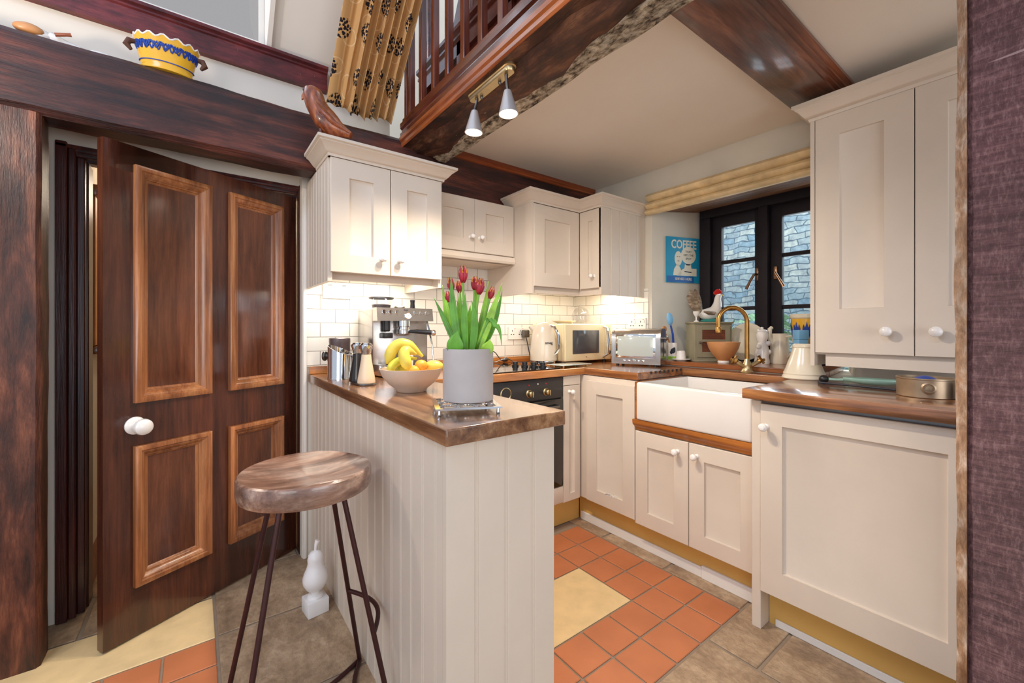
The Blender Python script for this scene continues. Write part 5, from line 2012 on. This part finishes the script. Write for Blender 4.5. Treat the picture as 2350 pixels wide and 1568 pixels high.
part('lid', b, 'cloth_blue', bx_, world=False)

# ------------------------------------------------------------------ tap
tp0 = Vector((2.385, 1.052, .9605))
tap = thing('kitchen_tap', 'aged brass swan-neck mixer tap behind the sink', 'tap', tuple(tp0))
b = MB()
b.lathe([(.001, .9605), (.032, .9605), (.033, .966), (.026, .974), (.022, .990), (.024, 1.002), (.018, 1.014), (.013, 1.030), (.011, 1.036)], (tp0.x, tp0.y, 0), n=28)
part('body', b, 'brass_pale', tap)
b = MB()
sd = -RD
pts = [tp0 + Z * .07, tp0 + Z * .20]
R0 = .078
for i in range(1, 15):
    a = PI * i / 14 * 1.06
    pts.append(tp0 + Z * .275 + sd * (R0 - R0 * math.cos(a)) + Z * (R0 * math.sin(a)))
pts.insert(2, tp0 + Z * .275)
pts.append(pts[-1] - Z * .020)
b.tube(pts, .0115, 14)
e = pts[-1]
b.lathe([(.012, -.006), (.0145, .0), (.0145, .022), (.011, .026), (.001, .026)], e, -Z, 20)
part('spout', b, 'brass', tap)
for sg in (-1, 1):
    b = MB()
    p1 = tp0 + Z * .030
    p2 = tp0 + RD * sg * .062 - FD * .004 + Z * .062
    b.tube([p1, p1.lerp(p2, .5) - Z * .004, p2], [.012, .011, .012], 12)
    vb = part('valve', b, 'brass_pale', tap)
    b = MB()
    ax_ = (RD * sg * .8 + Z * .6).normalized()
    b.lathe([(.013, -.004), (.015, .004), (.011, .012), (.010, .020), (.001, .021)], p2, ax_, 16)
    c1 = p2 + ax_ * .016
    o1 = ax_.cross(FD).normalized()
    for w_ in (o1, ax_.cross(o1).normalized()):
        b.tube([c1 - w_ * .024, c1 - w_ * .012, c1 + w_ * .012, c1 + w_ * .024], [.008, .005, .005, .008], 10)
    part('cross_handle', b, 'brass', vb)

# ------------------------------------------------------------------ things on the right-hand worktop
b = MB()
z0 = .9605
b.lathe([(.090, z0), (.092, z0 + .004), (.088, z0 + .012), (.084, z0 + .018), (.086, z0 + .024), (.083, z0 + .030), (.080, z0 + .034), (.060, z0 + .095), (.046, z0 + .138), (.044, z0 + .146), (.047, z0 + .150), (.047, z0 + .160), (.040, z0 + .166), (.001, z0 + .166)], (2.345, .772, 0), n=48)
pb_ = single('pudding_basin', b, 'ceramic_warm', 'cream pudding basin standing upside down beside the tall wall cupboard', 'basin', (2.345, .772, z0))
sp_ = thing('serving_spoon', 'sea-green serving spoon with a dark knobbed handle under the tall wall cupboard', 'spoon', (2.27, .52, .9605))
b = MB()
rr = []
for i in range(11):
    t = i / 10
    c_ = Vector((2.215, .585, .978)).lerp(Vector((2.27, .40, .978)), t)
    wd = .005 + .030 * math.sin(PI * min(1, t * .95 + .05)) ** .8
    dn = .014 * math.sin(PI * t)
    dr_ = Vector((.95, .28, 0))
    rr.append([c_ - dr_ * wd + Z * .012, c_ - dr_ * wd * .5 - Z * dn * .8, c_ - Z * dn, c_ + dr_ * wd * .5 - Z * dn * .8, c_ + dr_ * wd + Z * .012])
vr = [[b.v(p) for p in r] for r in rr]
for i in range(10):
    for m in range(4):
        b.f([vr[i][m], vr[i][m + 1], vr[i + 1][m + 1], vr[i + 1][m]])
o = part('spoon_bowl', b, 'green_plastic', sp_, smooth=60)
o.modifiers.new('thick', 'SOLIDIFY').thickness = .003
b = MB()
b.tube([(2.20, .635, .979), (2.208, .61, .979), (2.216, .58, .981)], [.006, .005, .006], 10)
part('handle', b, 'green_plastic', sp_)
b = MB()
b.ball((2.195, .648, .9785), .018, (1, 1, 1))
part('handle_knob', b, 'black', sp_, label='dark round knob')
b = MB()
b.tube([(2.165, .66, .9655), (2.155, .56, .9655), (2.145, .46, .9655), (2.14, .40, .9655)], [.005, .004, .0045, .005], 8)
single('skewer', b, 'ink', 'thin dark skewer lying in front of the green spoon', 'skewer', (2.18, .5, .9605))
tn = thing('round_tin', 'round worn metal tin with a ring boss on the right-hand worktop', 'tin', (2.06, .308, .9605))
tc_ = Vector((2.06, .308, 0))
b = MB()
b.lathe([(.001, .9605), (.074, .9605), (.076, .963), (.076, 1.022), (.0775, 1.024), (.0775, 1.028), (.074, 1.028), (.073, .968), (.001, .966)], (tc_.x, tc_.y, 0), n=48)
part('tin_body', b, 'tin', tn)
b = MB()
rd_ = (-RD * .62 - FD * .78).normalized()
b.lathe([(.020, -.003), (.020, .003), (.015, .006), (.013, .003), (.008, .003), (.008, .006), (.001, .007)], tc_ + rd_ * .076 + Z * .996, rd_, 24)
part('boss', b, 'tin', tn)
b = MB()
b.ball(tc_ + Z * 1.005, .036, (1.2, 1, .8))
single('blue_sponge', b, 'darkblue', 'bright blue sponge showing above the rim of the round tin', 'sponge', (tc_.x, tc_.y, .98))
b = MB()
b.lathe([(.001, .9605), (.030, .9605), (.032, .965), (.032, 1.015), (.026, 1.022), (.001, 1.024)], (2.035, .190, 0), n=28)
single('black_jar', b, 'black', 'small black jar next to the round tin', 'jar', (2.035, .190, .9605))

# ------------------------------------------------------------------ coffee sign on the reveal
rvU = Vector((.9545, -.2983, 0)).normalized()
rvW = Vector((rvU.y, -rvU.x, 0))
sO = Vector((XB, 1.69, 1.515)) + rvU * .112 + rvW * .002
sg_ = thing('coffee_sign', 'blue metal coffee sign on the window reveal', 'sign', tuple(sO))
def sp(u, v, w_=0):
    return sO + rvU * u + Z * v + rvW * w_
def plate(name, mat, parent, u0, v0, u1, v1, w0, w1, label=None):
    b = MB()
    b.hexa([sp(u0, v0, w0), sp(u1, v0, w0), sp(u1, v0, w1), sp(u0, v0, w1), sp(u0, v1, w0), sp(u1, v1, w0), sp(u1, v1, w1), sp(u0, v1, w1)])
    return part(name, b, mat, parent, label=label)
SW, SH = .292, .312
bk = plate('sign_board', 'sign_blue', sg_, 0, 0, SW, SH, 0, .008)
plate('footer_band', 'sign_dark', sg_, .002, .002, SW - .06, .045, .008, .0086)
def blob(pts, w0=.0083, w1=.0093):
    b = MB()
    b.extr([(u, v) for u, v in pts], sO + rvW * w0, rvU, Z, rvW, w1 - w0)
    return b
def oval(cu, cv, ru, rv, n=28):
    return [(cu + ru * math.cos(2 * PI * i / n), cv + rv * math.sin(2 * PI * i / n)) for i in range(n)]
part('balloon', blob(oval(.185, .190, .064, .060)), 'sign_cream', sg_)
part('printed_figure', blob(oval(.098, .165, .031, .050)), 'sign_cream', sg_)
part('printed_figure', blob([(.055, .05), (.125, .05), (.118, .095), (.098, .125), (.085, .125), (.062, .092)]), 'sign_cream', sg_)
part('printed_cup', blob([(.085, .048), (.255, .048), (.255, .10), (.21, .10), (.205, .13), (.155, .13), (.150, .10), (.12, .085)]), 'sign_cream', sg_)
part('printed_saucer', blob([(.145, .082), (.215, .076), (.205, .070), (.155, .074)], .0093, .0099), 'ink', sg_)
part('printed_coffee', blob(oval(.180, .126, .022, .005), .0093, .0099), 'ink', sg_)
for u, v, w_ in ((.090, .178, .006), (.108, .178, .006), (.099, .148, .010)):
    part('printed_face', blob(oval(u, v, w_, .0022, 12), .0093, .0098), 'ink', sg_)
text('COFFEE', .082, sp(.146, .236, .0086), rvU, Z, 'sign_cream', sg_, squash=.76, bold=.0016)
text('THAT', .021, sp(.185, .208, .0096), rvU, Z, 'ink', sg_)
text('HITS THE', .021, sp(.185, .184, .0096), rvU, Z, 'ink', sg_)
text('SPOT', .021, sp(.185, .160, .0096), rvU, Z, 'ink', sg_)
text('SERVED HERE', .024, sp(.142, .018, .0092), rvU, Z, 'sign_cream', sg_)

# ------------------------------------------------------------------ spot lights on the loft beam
tl = thing('spotlight_bar', 'brass ceiling bar with two white spot lamps under the loft edge', 'light fitting', (.945, 1.40, 2.175))
b = MB()
rr = []
for k, z in ((.85, 2.1645), (1.0, 2.170), (1.0, 2.181), (1.25, 2.183), (1.25, 2.1915)):
    ring = []
    for i in range(36):
        a = 2 * PI * i / 36
        ring.append((.945 + .021 * k * math.sin(a), 1.395 + math.copysign(.125, math.cos(a)) + .021 * k * math.cos(a), z))
    rr.append(ring)
b.rings(rr)
part('ceiling_plate', b, 'brass_pale', tl)
for (p, aim) in SPOTS:
    p = Vector(p)
    d = Vector((.02, -.04, -1)).normalized() if p.y < 1.4 else Vector((-.03, .03, -1)).normalized()
    mouth = p
    neck = p - d * .085
    b = MB()
    b.tube([(.945, p.y, 2.168), (.945, p.y, 2.150), neck + Vector((0, 0, .006))], [.008, .006, .006], 10)
    ar = part('arm', b, 'steel_dark', tl)
    b = MB()
    b.lathe([(.001, -.006), (.013, -.004), (.016, .004), (.037, .085), (.038, .087), (.035, .087), (.016, .012), (.001, .010)], neck, d, 28)
    hd2 = part('lamp_head', b, 'lamp_shade', tl)
    b = MB()
    b.lathe([(.001, .068), (.026, .068), (.030, .073), (.026, .079), (.001, .080)], neck, d, 24)
    part('bulb', b, 'bulb', hd2, label='glowing bulb')
for y in (1.34, 1.47):
    b = MB()
    b.lathe([(.006, 0), (.007, .006), (.004, .012), (.001, .013)], (.950, y, 2.1645), -Z, 14)
    part('screw_cap', b, 'steel_dark', tl)

# ------------------------------------------------------------------ carved bird on the cornice
ow = thing('carved_bird', 'carved brown wooden bird perched on the left wall cupboard cornice', 'ornament', (.470, 1.945, 2.0225), math.radians(-37))
b = MB()
b.tube([(-.070, 0, .228), (-.073, 0, .216), (-.072, 0, .190), (-.062, 0, .158), (-.042, 0, .122), (-.020, 0, .090), (.006, 0, .064), (.034, 0, .044), (.064, 0, .030), (.092, 0, .020)],
       [.022, .040, .047, .047, .050, .056, .052, .041, .029, .015], 18, flat=.9)
bb = part('body', b, 'owl', ow, world=False, smooth=60)
b = MB()
for sy in (-1, 1):
    b.tube([(-.040, sy * .040, .140), (-.010, sy * .047, .100), (.034, sy * .038, .058), (.090, sy * .014, .026)], [.012, .024, .019, .006], 12, flat=.6)
part('wing', b, 'owl', bb, world=False)
b = MB()
b.lathe([(.011, -.004), (.009, .008), (.001, .022)], (-.112, 0, .194), (-.5, 0, -.87), 12)
part('beak', b, 'owl', bb, world=False)
for sy in (-1, 1):
    b = MB()
    b.ball((-.097, sy * .027, .206), .008, n=12, m=8)
    part('eye', b, 'frame_wood', bb, world=False)
b = MB()
for sy in (-.012, .012):
    b.tube([(-.030, sy, .085), (-.034, sy, .03), (-.036, sy, .001)], [.010, .008, .009], 10)
b.ball((-.034, 0, .006), .020, (1.2, 1, .3))
part('feet', b, 'owl', ow, world=False)

# ------------------------------------------------------------------ yellow crown dish and ceramic duck on the beam
yd = Vector((-.092, 2.262, 2.2545))
yg = thing('crown_planter', 'yellow wavy-rimmed painted pottery dish on the dark beam', 'dish', tuple(yd))
b = MB()
rr = []
A_, B_ = .096, .055
def ydr(k, z, wav=0):
    ring = []
    for i in range(72):
        a = 2 * PI * i / 72
        ring.append((yd.x + A_ * k * math.cos(a), yd.y + B_ * k * math.sin(a), yd.z + z + wav * math.sin(a * 14)))
    return ring
b.rings([ydr(.0, 0), ydr(.90, 0), ydr(.92, .006), ydr(.86, .018), ydr(.90, .03), ydr(1.0, .075), ydr(1.12, .125, .007), ydr(1.08, .125, .007), ydr(.96, .075), ydr(.84, .03), ydr(.0, .026)])
part('bowl', b, 'yellow_glaze', yg)
b = MB()
for i in range(72):
    pass
def yline(z0, amp, fr_, rad, k0=1.0, a0=PI, a1=2 * PI, n=60):
    pts = []
    for i in range(n + 1):
        a = a0 + (a1 - a0) * i / n
        z = z0 + amp * math.sin(i * fr_)
        k = .90 + (z - .03) / .045 * .10 if z < .075 else 1.0 + (z - .075) / .05 * .12
        pts.append((yd.x + A_ * (k + .012) * math.cos(a), yd.y + B_ * (k + .012) * math.sin(a), yd.z + z))
    b.tube(pts, rad, 5)
yline(.088, .012, .55, .0034, n=110)
yline(.082, .013, .80, .0028, n=110)
yline(.094, .006, 1.9, .0030, n=110)
yline(.030, 0, 1, .0025)
part('painted_pattern', b, 'darkblue', yg, label='dark blue painted flowers')
b = MB()
pts = [(yd.x + A_ * 1.10 * math.cos(2 * PI * i / 72), yd.y + B_ * 1.10 * math.sin(2 * PI * i / 72), yd.z + .126 + .007 * math.sin(14 * 2 * PI * i / 72)) for i in range(73)]
b.tube(pts, .0035, 6)
part('rim', b, 'ceramic', yg, label='white rim')
for sx in (-1, 1):
    b = MB()
    x0 = yd.x + sx * A_ * 1.04
    b.tube([(x0, yd.y - .01, yd.z + .095), (x0 + sx * .018, yd.y - .012, yd.z + .092), (x0 + sx * .026, yd.y - .012, yd.z + .075), (x0 + sx * .012, yd.y - .01, yd.z + .058)], [.008, .012, .012, .006], 10)
    part('handle', b, 'basket', yg, label='dark side handle')

dk = thing('ceramic_duck', 'white and orange ceramic duck lying on the beam at far left', 'ornament', (-.47, 2.30, 2.2545))
b = MB()
b.ball((-.470, 2.30, 2.280), .05, (1.05, .75, .62))
b.tube([(-.43, 2.30, 2.285), (-.39, 2.29, 2.272), (-.35, 2.285, 2.266)], [.026, .017, .012], 12)
part('body', b, 'ceramic', dk)
b = MB()
b.ball((-.482, 2.272, 2.286), .040, (1.0, .55, .50))
part('wing', b, 'terrabowl', dk, label='orange wing')
b = MB()
b.tube([(-.415, 2.262, 2.288), (-.385, 2.262, 2.300), (-.372, 2.262, 2.304)], [.007, .006, .007], 8)
part('twig', b, 'mould_x', dk, label='brown twig')
b = MB()
b.ball((-.295, 2.30, 2.2715), .030, (1.5, .8, .55))
single('white_shell', b, 'ceramic', 'smooth white shell on the beam between the duck and the yellow dish', 'shell', (-.295, 2.30, 2.2545))

# ------------------------------------------------------------------ curtain on the roof slope
cu_ = thing('curtain', 'sand coloured pleated curtain with dark flower heads hanging on the roof slope', 'curtain', (.74, 2.2, 2.45))
b = MB()
uvl = b.bm.loops.layers.uv.new('UVMap')
NU, NV = 150, 44
sl = Vector((0, -.70, .715)).normalized()
nm = Vector((0, -.715, -.70)).normalized()
grid = []
for j in range(NV + 1):
    t = j / NV
    L = t * .82
    row = []
    arc = 0
    prev = None
    for i in range(NU + 1):
        s = i / NU
        wlow, whigh = .345, .345
        x = .550 + s * (wlow + (whigh - wlow) * t)
        k = min(1, max(0, (s - .12) / .22))
        amp = .024 * k * (1 - .15 * t)
        ph = s * 58 + .6 * math.sin(s * 9 + 1) + .35 * math.sin(t * 3 + s * 5)
        fold = amp * math.sin(ph) + .006 * math.sin(ph * .37 + t * 2)
        drop = max(0, .10 - L)
        hem = .008 * math.sin(s * 30) + .012 * math.sin(s * 7 + 1)
        p = Vector((x, 2.345, 2.455)) + sl * L + nm * (fold + .028) + Vector((.006 * math.cos(ph) * k, 0, 0))
        p.z -= drop * .55 - (hem if j == 0 else 0)
        p.y += drop * .35
        if prev is not None:
            arc += (p - prev).length
        prev = p
        row.append((p, arc, L))
    grid.append(row)
vs = [[b.v(g[0]) for g in row] for row in grid]
for j in range(NV):
    for i in range(NU):
        fc = b.f([vs[j][i], vs[j][i + 1], vs[j + 1][i + 1], vs[j + 1][i]])
        for lp, (jj, ii) in zip(fc.loops, ((j, i), (j, i + 1), (j + 1, i + 1), (j + 1, i))):
            lp[uvl].uv = (grid[jj][ii][1], grid[jj][ii][2])
o = part('cloth', b, 'curtain', cu_, smooth=60)
o.modifiers.new('thick', 'SOLIDIFY').thickness = .002
